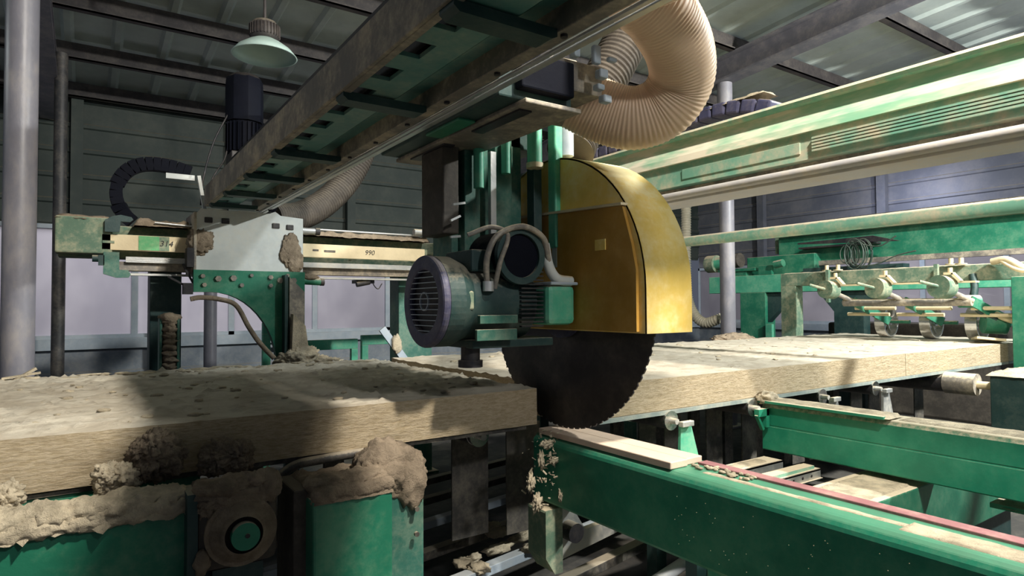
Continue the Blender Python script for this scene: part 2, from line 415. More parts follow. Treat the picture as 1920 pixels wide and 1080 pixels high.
# windows in a continuous band
def window(n, axis, u0, u1, z0, z1, at):
    root = None
    mb = MB(); fr = 0.035
    def B(mb, a, b, c, d, off0, off1):
        if axis == 'x': mb.box(a, b, at + off0, at + off1, c, d)
        else: mb.box(at + off0, at + off1, a, b, c, d)
    B(mb, u0, u1, z0, z0 + 0.06, -0.03, 0.03); B(mb, u0, u1, z1 - 0.05, z1, -0.03, 0.03)
    B(mb, u0, u0 + fr, z0, z1, -0.03, 0.03); B(mb, u1 - fr, u1, z0, z1, -0.03, 0.03)
    um = (u0 + u1) / 2; B(mb, um - fr, um + fr, z0, z1, -0.025, 0.025)
    o = mb.build('window_%d' % n, 'sill', kind='structure')
    p = MB(); B(p, u0 + fr, u1 - fr, z0 + 0.05, z1 - 0.04, 0.0, 0.008)
    p.build('window_pane', 'pane', parent=o)
k = 1
for u in range(7):
    window(k, 'x', -5.0 + u * 2.2, -5.0 + (u + 1) * 2.2, 0.97, 2.32, BY); k += 1
for u in range(5):
    window(k, 'y', -2.0 + u * 2.2, -2.0 + (u + 1) * 2.2, 0.97, 2.12, RX); k += 1
MB().box(-6, RX, BY - 0.10, BY + 0.06, 0.86, 0.985).build('trim_1', 'sill', kind='structure', bevel=0.004)
MB().box(RX - 0.10, RX + 0.06, -3, BY - 0.1, 0.86, 0.985).build('trim_2', 'sill', kind='structure', bevel=0.004)
# roof sheet, ribs across X, falling towards the back wall
mb = MB(); v = []; x = -6.0; prof = []
while x < 13:
    for dx, d in ((0, 0), (0.31, 0), (0.34, 0.035), (0.39, 0.035), (0.42, 0)): prof.append((x + dx, d))
    x += 0.42
for (xx, d) in prof:
    for yy in (-4.0, BY + 0.3): v.append((xx, yy, roofz(yy) + 0.02 - d))
mb.add(v, [(2 * i, 2 * i + 1, 2 * i + 3, 2 * i + 2) for i in range(len(prof) - 1)])
mb.add([(-6, -4, roofz(-4) + .06), (13, -4, roofz(-4) + .06), (13, BY + .3, roofz(BY + .3) + .06), (-6, BY + .3, roofz(BY + .3) + .06)], [(0, 1, 2, 3)])
mb.build('ceiling', 'roof', kind='structure')
n = 3
for yy in (8.85, 7.75, 6.65, 5.5, 4.3, 3.1, 1.9, 0.7, -0.5):
    z = roofz(yy) - 0.02
    mb = MB(); mb.box(-6, 13, yy - 0.02, yy + 0.02, z - 0.17, z); mb.box(-6, 13, yy - 0.07, yy, z - 0.18, z - 0.165); mb.box(-6, 13, yy - 0.07, yy - 0.06, z - 0.18, z - 0.15)
    mb.build('trim_%d' % n, 'purlin', kind='structure'); n += 1
for xx, y1 in ((5.9, 8.9), (-0.35, 8.9)):
    mb = MB()
    def sl(x0, x1, d0, d1):
        v = []
        for yy in (-4, y1):
            for (a, b) in ((x0, d0), (x1, d0), (x1, d1), (x0, d1)): v.append((a, yy, roofz(yy) - b))
        mb.add(v, [(0, 1, 2, 3), (7, 6, 5, 4), (0, 4, 5, 1), (1, 5, 6, 2), (2, 6, 7, 3), (3, 7, 4, 0)])
    sl(xx - 0.09, xx + 0.09, 0.20, 0.215); sl(xx - 0.006, xx + 0.006, 0.2, 0.46); sl(xx - 0.10, xx + 0.10, 0.45, 0.47)
    mb.build('trim_%d' % n, 'rafter', kind='structure'); n += 1
for xx in (-0.1, 1.6, 3.2, 5.0):    # wall posts of the back wall
    MB().box(xx - 0.06, xx + 0.06, BY - 0.12, BY - 0.03, 2.33, 3.85).build('trim_%d' % n, 'wall_green', kind='structure'); n += 1
for yy in (5.15, 3.0, 7.4):
    MB().box(RX - 0.14, RX - 0.03, yy - 0.07, yy + 0.07, 0, 4.2).build('trim_%d' % n, 'wall', kind='structure'); n += 1

def column(x, y, r, z1, material, label, grp=None):
    t = thing('steel_column', label, 'column', (x, y, 0), grp)
    MB().cyl((x, y, 0.02), (x, y, z1), r, n=36).build('shaft', material, t)
    MB().box(x - r * 1.7, x + r * 1.7, y - r * 1.7, y + r * 1.7, 0, 0.02).build('base_plate', material, t)
    return t
column(-0.31, 4.45, 0.078, roofz(4.45) - 0.47, 'post', 'thick grey round steel column at the far left edge')
column(-0.22, 7.6, 0.056, roofz(7.6) - 0.21, 'post_dark', 'dark column just right of the thick left column')
column(1.20, 8.0, 0.07, 2.36, 'post', 'pale thin column seen below the curved green bracket')
column(5.93, 4.46, 0.082, roofz(4.46) - 0.47, 'post', 'grey round column standing right of the yellow guard')

# high bay lamp
t = thing('high_bay_lamp', 'unlit bowl shaped lamp hanging from the roof at top left', 'lamp', (1.16, 5.2, 3.46))
MB().lathe([(0.235, -0.12), (0.245, -0.118), (0.20, -0.065), (0.13, -0.015), (0.085, 0.01), (0.0, 0.012)], (1.16, 5.2, 3.46)).build('reflector', 'white', t, solid=0.004)
mb = MB(); mb.lathe([(0.0, 0.16), (0.085, 0.155), (0.105, 0.12), (0.11, 0.05), (0.095, 0.015), (0.07, 0.012)], (1.16, 5.2, 3.46))
for i in range(28):
    a = 2 * PI * i / 28; mb.obox((1.16 + 0.108 * math.cos(a), 5.2 + 0.108 * math.sin(a), 3.54), (0.02, 0.004, 0.09), (0, 0, a))
mb.build('heat_sink', 'purlin', t)
MB().tube([(1.16, 5.2, 3.62), (1.16, 5.2, roofz(5.5) - 0.2)], 0.012).build('hanging_rod', 'purlin', t)
t['label'] = 'bowl shaped high bay lamp hanging from the roof at top left'

# ------------------------------------------------------------------ gantry over the saw
GY0, GY1 = -0.8, 4.40
t = thing('saw_gantry', 'dark green gantry beam with square holes crossing overhead, on a white end plate', 'gantry', (0.8, 4.4, 1.9))
G = t
mb = MB(); mb.box(0.62, 0.632, GY0, GY1, 1.99, 2.115); mb.box(0.632, 0.67, GY0, GY1, 2.103, 2.115); mb.box(0.632, 0.655, GY0, GY1, 1.99, 2.0)
mb.build('channel_flange', 'grey_steel', t, bevel=0.003)
# bottom plate with a row of real square holes
mb = MB(); z0, z1 = 2.0, 2.012; mb.box(0.632, 0.652, GY0, GY1, z0, z1); mb.box(0.722, 0.78, GY0, GY1, z0, z1)
y = 1.39 - 0.19 * 11; prev = GY0
while y < GY1 - 0.1:
    if y > GY0 + 0.05:
        mb.box(0.652, 0.722, prev, y - 0.05, z0, z1); prev = y + 0.05
    y += 0.195
mb.box(0.652, 0.722, prev, GY1, z0, z1)
mb.build('holed_bottom_plate', 'plate_teal', t)
mb = MB(); mb.box(0.78, 0.784, GY0, GY1, 2.0, 2.05); mb.box(0.784, 0.92, GY0, GY1, 2.045, 2.055); mb.box(0.784, 0.80, GY0, GY1, 2.0, 2.004); mb.box(0.845, 0.85, GY0, GY1, 2.035, 2.046)
mb.build('web_plate', 'plate_teal', t)
mb = MB(); mb.box(0.675, 0.95, GY0, GY1, 2.15, 2.168); mb.box(0.76, 0.95, GY0, GY1, 2.06, 2.30); mb.box(1.12, 1.42, 1.75, GY1, 2.50, 2.70); mb.box(0.93, 1.16, 2.2, 2.3, 2.24, 2.50); mb.box(0.93, 1.16, 3.9, 4.0, 2.24, 2.50)  # the wide high girder is unseen, added to cast shade on the slab
mb.build('upper_beam', 'black', t)  # coloured black so the holes below it look shaded
for i, yy in enumerate((1.16, 1.21, 1.36, 1.40, 1.56, 1.60, 1.77, 2.16, 2.35, 2.56, 2.93, 3.3)):
    MB().box(0.66 + 0.013 * (i % 3), 0.672 + 0.013 * (i % 3), yy, yy + 0.012 + 0.012 * (i % 2), 2.03, 2.034).build('light_glimpse', 'white', t)  # white slivers that paint the bright glimpses in the holes
for yy in (1.12 - 0.68, 1.12, 1.80, 2.62, 3.17, 3.72, 4.2):
    MB().prism([(0.63, 1.994), (0.905, 1.994), (0.905, 1.975), (0.89, 1.968), (0.645, 1.968), (0.63, 1.98)], 'y', yy + 0.02, yy + 0.085).build('cross_bar', 'teal_dark', t, bevel=0.003)
MB().box(0.905, 0.95, GY0, GY1, 1.985, 2.07).build('bottom_ledge', 'grey_steel', t, bevel=0.003)
for i in range(18): MB().cyl((0.925, GY0 + 0.2 + i * 0.29, 1.978), (0.925, GY0 + 0.2 + i * 0.29, 1.986), 0.009, n=10).build('bolt', 'black', t)
MB().box(0.952, 0.966, GY0, GY1, 1.976, 1.986).build('guide_rail', 'rod', t, bevel=0.002)
MB().box(0.968, 0.99, GY0, GY1, 1.972, 1.978).build('guide_rail', 'rod', t, bevel=0.002)
# white end plate with slots
def slot_plate(x0, x1, z0, z1, y, slots, parent, name='end_plate', material='white_plate'):
    o = MB().box(x0, x1, y, y + 0.03, z0, z1).build(name, material, parent, bevel=0.004)
    for (sx, sz, w, h) in slots:
        MB().box(sx - w / 2, sx + w / 2, y - 0.003, y + 0.004, sz - h / 2, sz + h / 2).build('slot', 'black', o, bevel=0.006)
    return o
outline = [(0.575, 1.575), (1.24, 1.575), (1.24, 1.955), (1.09, 1.965), (1.055, 1.99), (1.02, 1.975), (0.60, 1.975), (0.575, 1.945)]
ep = MB().prism(outline, 'y', 4.40, 4.43).build('end_plate', 'white_plate', t, bevel=0.003)
for sx, sz in ((0.645, 1.905), (0.745, 1.905), (1.06, 1.895), (1.152, 1.89)):
    MB().box(sx - 0.024, sx + 0.024, 4.392, 4.402, sz - 0.018, sz + 0.018).build('slot', 'black', ep, bevel=0.007)
MB().box(0.558, 0.575, 4.38, 4.75, 1.56, 1.95).build('plate_edge_flange', 'grey_steel', t, bevel=0.004)
MB().lump((0.60, 4.395, 1.76), (0.07, 0.012, 0.08), 0.5, 2, 3).build('dust_patch', 'fluff_brown', ep)
mb = MB().lump((1.155, 4.396, 1.73), (0.065, 0.010, 0.11), 0.3, 2.5, 5); mb.lump((1.19, 4.396, 1.66), (0.05, 0.010, 0.09), 0.3, 2.5, 6); mb.build('dust_patch', 'fluff_brown', ep)
# curved green bracket below
arc = [(0.558, 1.445), (0.66, 1.445)]
for i in range(13):
    a = PI / 2 * (i / 12); arc.append((0.66 + 0.40 * math.sin(a), 0.98 + 0.465 * math.cos(a) ** 1.1 if i < 12 else 0.93))
arc += [(1.06, 0.92), (1.245, 0.92), (1.245, 1.585), (0.558, 1.585)]
br = MB().prism(arc, 'y', 4.37, 4.43).build('curved_bracket', 'green', t, bevel=0.003)
for sx, sz, r in ((0.61, 1.545, .014), (0.70, 1.53, .02), (0.79, 1.535, .02), (0.62, 1.49, .014), (0.84, 1.49, .014), (0.90, 1.555, .012), (1.02, 1.545, .016), (1.02, 1.49, .014), (1.08, 1.525, .02), (1.17, 1.525, .02), (1.13, 1.56, .012)):
    MB().cyl((sx, 4.358, sz), (sx, 4.372, sz), r, n=6).build('bolt_head', 'grey_steel', br)
MB().box(1.095, 1.115, 4.30, 4.38, 0.92, 1.56).build('rib', 'teal_dark', br)
MB().prism([(1.135, 0.99), (1.19, 0.99), (1.235, 1.20), (1.235, 1.45), (1.135, 1.55)], 'y', 4.34, 4.37).build('side_cover', 'grey_steel', br, bevel=0.004)
# vertical drive motor on the gantry end
mo = MB(); mo.cyl((0.90, 4.62, 2.62), (0.90, 4.62, 2.86), 0.125, n=8); 
mo.lathe([(0.125, 2.86), (0.12, 2.92), (0.09, 2.95), (0, 2.955)], (0.90, 4.62, 0), n=8)
mo.build('lift_motor', 'navy', t, bevel=0.004)
mb = MB(); mb.cyl((0.90, 4.62, 2.40), (0.90, 4.62, 2.62), 0.105, n=24)
for i in range(24):
    a = 2 * PI * i / 24; mb.obox((0.90 + 0.11 * math.cos(a), 4.62 + 0.11 * math.sin(a), 2.51), (0.022, 0.005, 0.2), (0, 0, a))
mb.build('motor_body', 'navy', t)
mb = MB(); mb.box(0.80, 0.97, 4.52, 4.72, 2.12, 2.40); mb.build('gearbox', 'black', t, bevel=0.006)
MB().box(0.84, 1.0, 4.5, 4.51, 2.31, 2.37).build('label_plate', 'grey_steel', t)
MB().tube(spline([(0.79, 4.6, 2.66), (0.70, 4.6, 2.45), (0.64, 4.6, 2.2), (0.62, 4.55, 2.02)]), 0.006, 8).build('cable', 'black', t)
MB().tube(spline([(0.80, 4.6, 2.50), (0.77, 4.6, 2.35), (0.70, 4.6, 2.22), (0.64, 4.55, 2.05)]), 0.005, 8).build('cable', 'black', t)
MB().bar((0.60, 4.5, 2.2), (0.64, 4.5, 1.96), 0.02, 0.03).build('strut', 'white_plate', t)
# rods, sensors sticking out of the plate
MB().cyl((0.99, 4.20, 1.985), (1.02, 4.42, 2.01), 0.028).build('damper', 'navy', t)
mb = MB().cyl((1.24, 4.42, 1.875), (1.33, 4.42, 1.875), 0.022); mb.build('pin', 'rod', t)
MB().cyl((1.33, 4.42, 1.875), (1.36, 4.42, 1.875), 0.026).build('pin_cap', 'black', t)
mb = MB().cyl((1.24, 4.40, 1.525), (1.36, 4.40, 1.52), 0.024); mb.build('roller_arm', 'green', t)
MB().cyl((1.36, 4.40, 1.52), (1.385, 4.40, 1.52), 0.026).build('arm_tip', 'black', t)
MB().lump((1.29, 4.40, 1.55), (0.06, 0.03, 0.025), 0.3, 3, 9).build('dust_patch', 'fluff_brown', t)
mb = MB()
mb.box(0.52, 0.56, 4.36, 4.5, 1.60, 1.72); mb.bar((0.50, 4.4, 1.62), (0.56, 4.4, 1.50), 0.012, 0.012); mb.bar((0.42, 4.4, 1.54), (0.54, 4.4, 1.47), 0.012, 0.012); mb.box(0.50, 0.555, 4.36, 4.42, 1.43, 1.50)
mb.build('sensor_bracket', 'black', t)
# upper cabling seen left of the beam near the camera
mb = MB()
for i in range(7):
    x = 0.66 + i * 0.012; mb.tube(spline([(x, 0.3 + .05 * i, 2.24 + .01 * i), (x - .02, 0.9, 2.22), (x, 1.35, 2.20 + .004 * i), (x + .03, 1.6, 2.13)]), 0.007, 6)
mb.build('cable_bundle', 'black', t)

# ------------------------------------------------------------------ saw unit
S = thing('circular_saw_unit', 'large circular saw with yellow half round guard and dark motor cutting the slab', 'saw', (1.4, 2.1, 1.4))
t = S
YC, ZC_ = 2.06, 1.405; RG = 0.545; GX0, GX1 = 1.58, 1.81
mb = MB(); mb.box(0.995, 1.27, 1.53, 2.42, 1.965, 2.12); car = mb.build('carriage', 'teal_dark', t, bevel=0.006)
MB().box(1.20, 1.60, 2.14, 2.50, 2.0, 2.28).build('lift_block', 'teal_dark', t, bevel=0.006)
mb = MB(); mb.box(1.07, 1.285, 1.50, 2.44, 1.95, 1.965); mb.build('carriage_base_plate', 'grey_steel', t, bevel=0.004)
MB().box(1.09, 1.135, 1.56, 1.85, 1.944, 1.952).build('long_slot', 'black', car)
MB().box(1.09, 1.135, 2.05, 2.34, 1.944, 1.952).build('long_slot', 'black', car)
MB().box(1.0, 1.065, 1.78, 2.02, 1.955, 1.965).build('carriage_cover', 'green', car, bevel=0.003)
MB().box(1.05, 1.25, 1.49, 1.53, 1.99, 2.10).build('end_cover', 'navy', car, bevel=0.006)
# vertical slide column
mb = MB(); mb.box(1.17, 1.50, 2.14, 2.30, 1.46, 2.1); mb.box(1.20, 1.27, 2.09, 2.14, 1.52, 2.05); mb.box(1.34, 1.42, 2.09, 2.14, 1.50, 2.05)
mb.build('slide_column', 'teal', t, bevel=0.004)
MB().box(1.50, 1.54, 2.05, 2.10, 1.55, 1.98).build('slide_column_side', 'teal_dark', t, bevel=0.003)
mb = MB(); mb.box(1.555, 1.595, 1.98, 2.03, 1.58, 2.16); mb.build('guide_post', 'mint', t, bevel=0.006)
mb = MB(); mb.cyl((1.63, 2.0, 1.96), (1.63, 2.0, 2.16), 0.03); mb.build('air_cylinder', 'sill', t)
mb = MB(); mb.cyl((1.49, 2.03, 1.92), (1.49, 2.03, 2.10), 0.03); mb.build('air_cylinder', 'mint', t)
MB().cyl((1.49, 2.03, 1.90), (1.49, 2.03, 1.92), 0.034).build('cylinder_cap', 'cream', t)
mb = MB(); mb.cyl((1.245, 2.06, 1.80), (1.245, 2.06, 1.98), 0.02); mb.build('air_cylinder', 'mint', t)
mb = MB(); mb.cyl((1.37, 2.06, 1.87), (1.37, 2.06, 2.0), 0.018); mb.build('air_cylinder', 'mint', t)
mb = MB(); mb.box(1.30, 1.325, 2.06, 2.08, 1.5, 1.95); mb.build('linear_rail', 'rod', t)
mb = MB(); mb.box(1.565, 1.60, 1.985, 2.02, 1.50, 1.66); mb.build('rail_block', 'white_plate', t, bevel=0.003)
for i, (a, b) in enumerate((((1.11, 2.02, 1.72), (1.16, 2.02, 1.73)), ((1.10, 2.02, 1.66), (1.14, 2.02, 1.68)), ((1.10, 2.02, 1.60), (1.14, 2.02, 1.605)))):
    MB().bar(a, b, 0.01, 0.008).build('clip', 'rod', t)
mb = MB(); mb.box(1.10, 1.17, 2.08, 2.26, 1.62, 1.97); mb.build('cable_carrier', 'hose_dark', t, bevel=0.006)
# cutting motor
M = MB().cyl((1.06, 2.04, 1.365), (1.40, 2.04, 1.365), 0.142, n=40).build('motor_body', 'teal_dark', t)
mb = MB()
for i in range(14):
    a = -PI * 0.15 + PI * 1.3 * i / 13
    mb.box(1.32, 1.42, 1.885, 1.90, 1.27 + i * 0.0155, 1.275 + i * 0.0155)
mb.build('cooling_fins', 'black', M)
mb = MB(); mb.ring((1.012, 2.04, 1.365), (1, 0, 0), 0.112, 0.166, 0.03, 48); fc = mb.build('fan_cover', 'violet', t, bevel=0.01)
mb = MB(); mb.ring((1.055, 2.04, 1.365), (1, 0, 0), 0.120, 0.164, 0.06, 48); mb.cyl((1.085, 2.04, 1.365), (1.13, 2.04, 1.365), 0.164, 0.145, 48); mb.build('cover_skirt', 'teal_dark', fc)
mb = MB()
for i in range(12):
    z = -0.105 + i * 0.0191; h = math.sqrt(max(0, 0.117 ** 2 - z * z)); mb.box(1.0, 1.008, 2.04 - h, 2.04 + h, 1.365 + z - 0.0015, 1.365 + z + 0.0015)
mb.ring((1.004, 2.04, 1.365), (1, 0, 0), 0.03, 0.034, 0.006, 24)
mb.build('grille', 'sill', fc)
MB().cyl((1.02, 2.04, 1.365), (1.03, 2.04, 1.365), 0.115).build('fan', 'black', fc)
mb = MB(); mb.box(1.13, 1.30, 1.885, 1.90, 1.225, 1.265); mb.box(1.14, 1.30, 1.88, 1.90, 1.285, 1.315); mb.build('name_plate', 'teal', M, bevel=0.002)
mb = MB(); mb.box(1.08, 1.12, 1.885, 1.905, 1.335, 1.40); mb.build('lifting_lug', 'sage', M, bevel=0.006)
mb = MB(); mb.box(1.14, 1.50, 1.93, 2.15, 1.195, 1.225); mb.build('motor_foot', 'teal_dark', M, bevel=0.004)
mb = MB().cyl((1.17, 2.0, 1.15), (1.17, 2.0, 1.20), 0.035); mb.cyl((1.17, 2.0, 1.125), (1.17, 2.0, 1.15), 0.045); mb.build('nozzle', 'black', t)
mb = MB(); mb.cyl((1.31, 1.88, 1.53), (1.31, 2.12, 1.53), 0.098, n=36); aux = mb.build('cross_motor', 'navy', t, bevel=0.004)
mb = MB(); mb.ring((1.31, 1.878, 1.53), (0, 1, 0), 0.08, 0.105, 0.02, 40); mb.build('motor_rim', 'teal_dark', aux)
MB().box(1.13, 1.24, 1.92, 2.12, 1.47, 1.55).build('terminal_box', 'teal_dark', t, bevel=0.008)
mb = MB().tube(spline([(1.18, 1.90, 1.42), (1.17, 1.88, 1.52), (1.21, 1.87, 1.60), (1.31, 1.86, 1.635), (1.40, 1.86, 1.60), (1.43, 1.87, 1.53), (1.45, 1.88, 1.47)]), 0.011, 10)
mb.build('cable_conduit', 'grey_steel', t)
mb = MB().tube(spline([(1.20, 1.88, 1.41), (1.21, 1.86, 1.5), (1.25, 1.87, 1.60), (1.20, 1.9, 1.63), (1.12, 1.93, 1.60)]), 0.009, 10); mb.build('cable_conduit', 'grey_steel', t)
MB().cyl((1.18, 1.89, 1.40), (1.18, 1.89, 1.435), 0.02).build('conduit_nut', 'rod', t)
mb = MB(); mb.box(1.425, 1.555, 1.86, 2.12, 1.275, 1.425); sb = mb.build('spindle_housing', 'mint', t, bevel=0.02)
MB().box(1.43, 1.56, 1.85, 2.12, 1.425, 1.437).build('housing_lid', 'sill', sb, bevel=0.004)
mb = MB().tube(spline([(1.43, 1.89, 1.58), (1.44, 1.88, 1.50), (1.47, 1.87, 1.45), (1.54, 1.87, 1.44)]), 0.02, 12); mb.build('spout', 'white_plate', t)
MB().cyl((1.40, 2.04, 1.365), (1.66, 2.04, 1.365), 0.07).build('spindle', 'black', t)
# guard: shell of near plate, far plate and rim, open below
def gpts(r, zlow=1.25, n=36):
    pts = [(YC - r, zlow)]
    for i in range(n + 1):
        a = PI - PI * i / n; pts.append((YC + r * math.cos(a), ZC_ + r * math.sin(a)))
    pts.append((YC + r, zlow)); return pts
mb = MB(); o = gpts(RG); i_ = gpts(RG - 0.008)
v = [(GX0, *p) for p in o] + [(GX1, *p) for p in o] + [(GX1, *p) for p in i_] + [(GX0, *p) for p in i_]; nn = len(o)
fs = []
for a, b in ((0, 1), (1, 2), (2, 3), (3, 0)):
    for i in range(nn - 1): fs.append((a * nn + i, a * nn + i + 1, b * nn + i + 1, b * nn + i))
mb.add(v, fs, True)
g = mb.build('blade_guard', 'yellow', t)
for pl in g.data.polygons: pl.use_smooth = abs(pl.normal.x) < 0.5
MB().prism(gpts(RG - 0.002), 'x', GX0, GX0 + 0.005).build('guard_side', 'yellow', g)
MB().prism(gpts(RG - 0.002), 'x', GX1 - 0.006, GX1 - 0.001).build('guard_side', 'yellow', g)
pp = [(YC - RG + 0.035, 1.255), (YC - RG + 0.035, 1.47), (YC - RG + 0.055, 1.56), (YC - RG + 0.10, 1.70), (YC + 0.45, 1.735), (YC + 0.45, 1.255)]
MB().prism(pp, 'x', GX0 - 0.014, GX0 - 0.001).build('guard_access_panel', 'yellow_panel', g, bevel=0.002)
MB().bar((GX0 - 0.012, YC - RG + 0.09, 1.705), (GX0 - 0.012, YC + 0.45, 1.742), 0.034, 0.009).build('panel_lip', 'cream', g)
MB().box(GX0 - 0.018, GX0 - 0.014, 1.70, 1.755, 1.55, 1.59).build('panel_sticker', 'yellow', g)
# blade
BX, BYc, BZ, BR = 1.645, 2.045, 1.365, 0.522
poly = []
NT = 90
for i in range(NT):
    a = 2 * PI * i / NT
    poly += [(BYc + BR * math.cos(a), BZ + BR * math.sin(a)), (BYc + (BR - 0.001) * math.cos(a + 0.04), BZ + (BR - 0.001) * math.sin(a + 0.04)),
             (BYc + (BR - 0.006) * math.cos(a + 0.045), BZ + (BR - 0.006) * math.sin(a + 0.045)), (BYc + (BR - 0.006) * math.cos(a + 0.06), BZ + (BR - 0.006) * math.sin(a + 0.06))]
bl = MB().prism(poly, 'x', BX - 0.003, BX + 0.003).build('saw_blade', 'blade', t)
MB().cyl((BX - 0.02, BYc, BZ), (BX - 0.003, BYc, BZ), 0.15, n=48).build('blade_flange', 'violet', bl, bevel=0.004)
# white fittings where the hose meets the carriage
mb = MB(); mb.box(1.18, 1.42, 1.55, 1.80, 2.04, 2.14); mb.build('hose_port_box', 'grey_steel', t, bevel=0.006)
for (a, b, c, d, e, f_) in ((1.315, 1.345, 1.47, 1.49, 2.11, 2.17), (1.26, 1.285, 1.50, 1.53, 2.13, 2.19), (1.34, 1.375, 1.47, 1.50, 2.07, 2.10), (1.33, 1.36, 1.47, 1.50, 2.03, 2.05), (1.345, 1.38, 1.46, 1.49, 1.99, 2.015), (1.36, 1.395, 1.45, 1.47, 2.12, 2.135)):
    MB().box(a, b, c, d, e, f_).build('clamp_fitting', 'sill', t, bevel=0.006)
MB().cyl((1.36, 1.80, 2.13), (1.45, 1.77, 2.12), 0.118, n=36).build('hose_collar', 'grey_steel', t)

# hoses
h = hose_mesh([(1.44, 1.775, 2.125), (1.558, 1.70, 2.055), (1.64, 1.621, 2.024), (1.705, 1.54, 2.056), (1.715, 1.47, 2.134), (1.635, 1.41, 2.21), (1.50, 1.37, 2.28), (1.37, 1.34, 2.33), (1.42, 1.15, 2.36), (1.64, 0.95, 2.48), (1.9, 0.85, 2.8)], 0.112, 0.013, 0.0017, 40)
tag(h.build('suction_hose', 'hose'), 'fat beige ribbed suction hose curling in a U above the yellow guard', 'hose')
h = hose_mesh([(1.70, 2.06, 2.0), (1.726, 2.07, 2.04), (1.856, 2.096, 2.255), (1.968, 2.074, 2.439), (2.072, 2.058, 2.63), (2.131, 2.011, 2.85), (2.2, 2.0, 3.1)], 0.098, 0.022, 0.005, 36)
tag(h.build('suction_hose', 'hose_dark'), 'dark grey ribbed hose rising behind the beige suction hose', 'hose')
h = hose_mesh([(1.10, 4.72, 1.99), (1.32, 4.85, 2.03), (1.55, 4.95, 2.16), (1.76, 5.0, 2.38), (1.90, 5.0, 2.66), (1.93, 5.0, 2.95)], 0.105, 0.025, 0.005, 32)
tag(h.build('exhaust_hose', 'hose_dark'), 'brown ribbed hose curving up behind the overhead gantry', 'hose')
h = hose_mesh([(5.95, 5.05, 2.9), (5.95, 5.05, 2.4), (5.95, 5.06, 1.9), (5.97, 5.06, 1.45), (6.0, 4.98, 1.22), (6.02, 4.85, 1.13), (6.05, 4.7, 1.17), (6.12, 4.62, 1.22)], 0.057, 0.03, 0.005, 24)
tag(h.build('vacuum_hose', 'hose_clear'), 'thin translucent cream hose hanging beside the grey round column', 'hose')

# ------------------------------------------------------------------ traverse rail behind the slab
t = thing('traverse_rail', 'long dusty green rail assembly behind the slab with cream cover strips', 'rail', (1, 4.6, 1.7))
mb = MB(); mb.box(-0.14, 4.6, 4.62, 4.80, 1.66, 1.86); mb.build('rail_beam', 'sage', t, bevel=0.006)
mb = MB(); mb.box(-0.15, 0.13, 4.45, 4.62, 1.67, 1.885); mb.build('end_box', 'sage', t, bevel=0.01)
MB().dustcap(-0.15, 0.13, 4.45, 4.62, 1.885, 0.015, 3).build('dust_layer', 'fluff_brown', t)
c1 = MB().box(0.075, 0.56, 4.45, 4.47, 1.695, 1.79).build('cover_strip', 'cream', t, bevel=0.003)
MB().box(0.265, 0.375, 4.446, 4.4505, 1.70, 1.787).build('paint_patch', 'green_tape', c1)
MB().box(0.375, 0.43, 4.446, 4.4505, 1.70, 1.787).build('paint_patch', 'sage', c1)
MB().box(0.08, 0.14, 4.446, 4.4505, 1.735, 1.75).build('grey_smudge', 'sage', c1)
c2 = MB().box(1.235, 2.19, 4.44, 4.46, 1.695, 1.79).build('cover_strip', 'cream', t, bevel=0.003)
def text(s, x, y, z, size, parent):
    cu = bpy.data.curves.new('handwriting', 'FONT'); cu.body = s; cu.size = size; cu.extrude = 0.0005; cu.shear = 0.2
    tmp = bpy.data.objects.new('tmp', cu); COL.objects.link(tmp)
    dg = bpy.context.evaluated_depsgraph_get(); me = bpy.data.meshes.new_from_object(tmp.evaluated_get(dg))
    bpy.data.objects.remove(tmp)
    o = bpy.data.objects.new('handwritten_number', me); COL.objects.link(o); me.materials.clear(); me.materials.append(MT['marker'])
    o.parent = parent; o.location = (x, y, z); o.rotation_euler = (PI / 2, 0, 0); WLOC[o.name] = Vector((0, 0, 0))
text('314', 0.375, 4.4445, 1.728, 0.05, c1)
text('990', 1.70, 4.4385, 1.728, 0.05, c2)
MB().box(1.32, 1.36, 4.437, 4.4405, 1.74, 1.752).build('dark_smudge', 'rubber', c2)
MB().box(1.40, 1.48, 4.437, 4.4405, 1.735, 1.75).build('dark_smudge', 'rubber', c2)
mb = MB()
for i in range(5): mb.cyl((0.20, 4.47, 1.655 - i * 0.007), (2.3, 4.47, 1.655 - i * 0.007), 0.004, n=8)
mb.build('guide_rods', 'rod', t)
mb = MB(); mb.box(0.14, 2.3, 4.50, 4.60, 1.575, 1.63); mb.build('lower_channel', 'grey_steel', t, bevel=0.003)
mb = MB(); mb.box(0.16, 2.3, 4.46, 4.52, 1.545, 1.558); mb.build('lower_rail', 'galv', t)
mb = MB(); mb.box(1.25, 2.05, 4.46, 4.48, 1.625, 1.66); mb.build('scale_strip', 'galv', t)
# hooks at the left end
hk = [(0.09, 1.80), (0.09, 1.87), (0.13, 1.895), (0.17, 1.905), (0.225, 1.895), (0.235, 1.88), (0.22, 1.865), (0.17, 1.865), (0.165, 1.80)]
MB().prism(hk, 'y', 4.42, 4.45).build('hook', 'teal_dark', t, bevel=0.003)
hk = [(0.085, 1.68), (0.165, 1.68), (0.165, 1.575), (0.21, 1.575), (0.225, 1.55), (0.215, 1.53), (0.15, 1.528), (0.085, 1.55)]
MB().prism(hk, 'y', 4.42, 4.45).build('hook', 'teal', t, bevel=0.003)
mb = MB(); mb.cyl((0.03, 4.44, 1.64), (0.09, 4.44, 1.64), 0.02); mb.box(0.06, 0.09, 4.42, 4.45, 1.60, 1.66); mb.build('end_bolt', 'teal_dark', t)
MB().dustcap(0.24, 0.56, 4.47, 4.80, 1.865, 0.035, 8).build('dust_layer', 'fluff_brown', t)
MB().dustcap(1.26, 2.25, 4.47, 4.80, 1.865, 0.03, 9).build('dust_layer', 'fluff_brown', t)
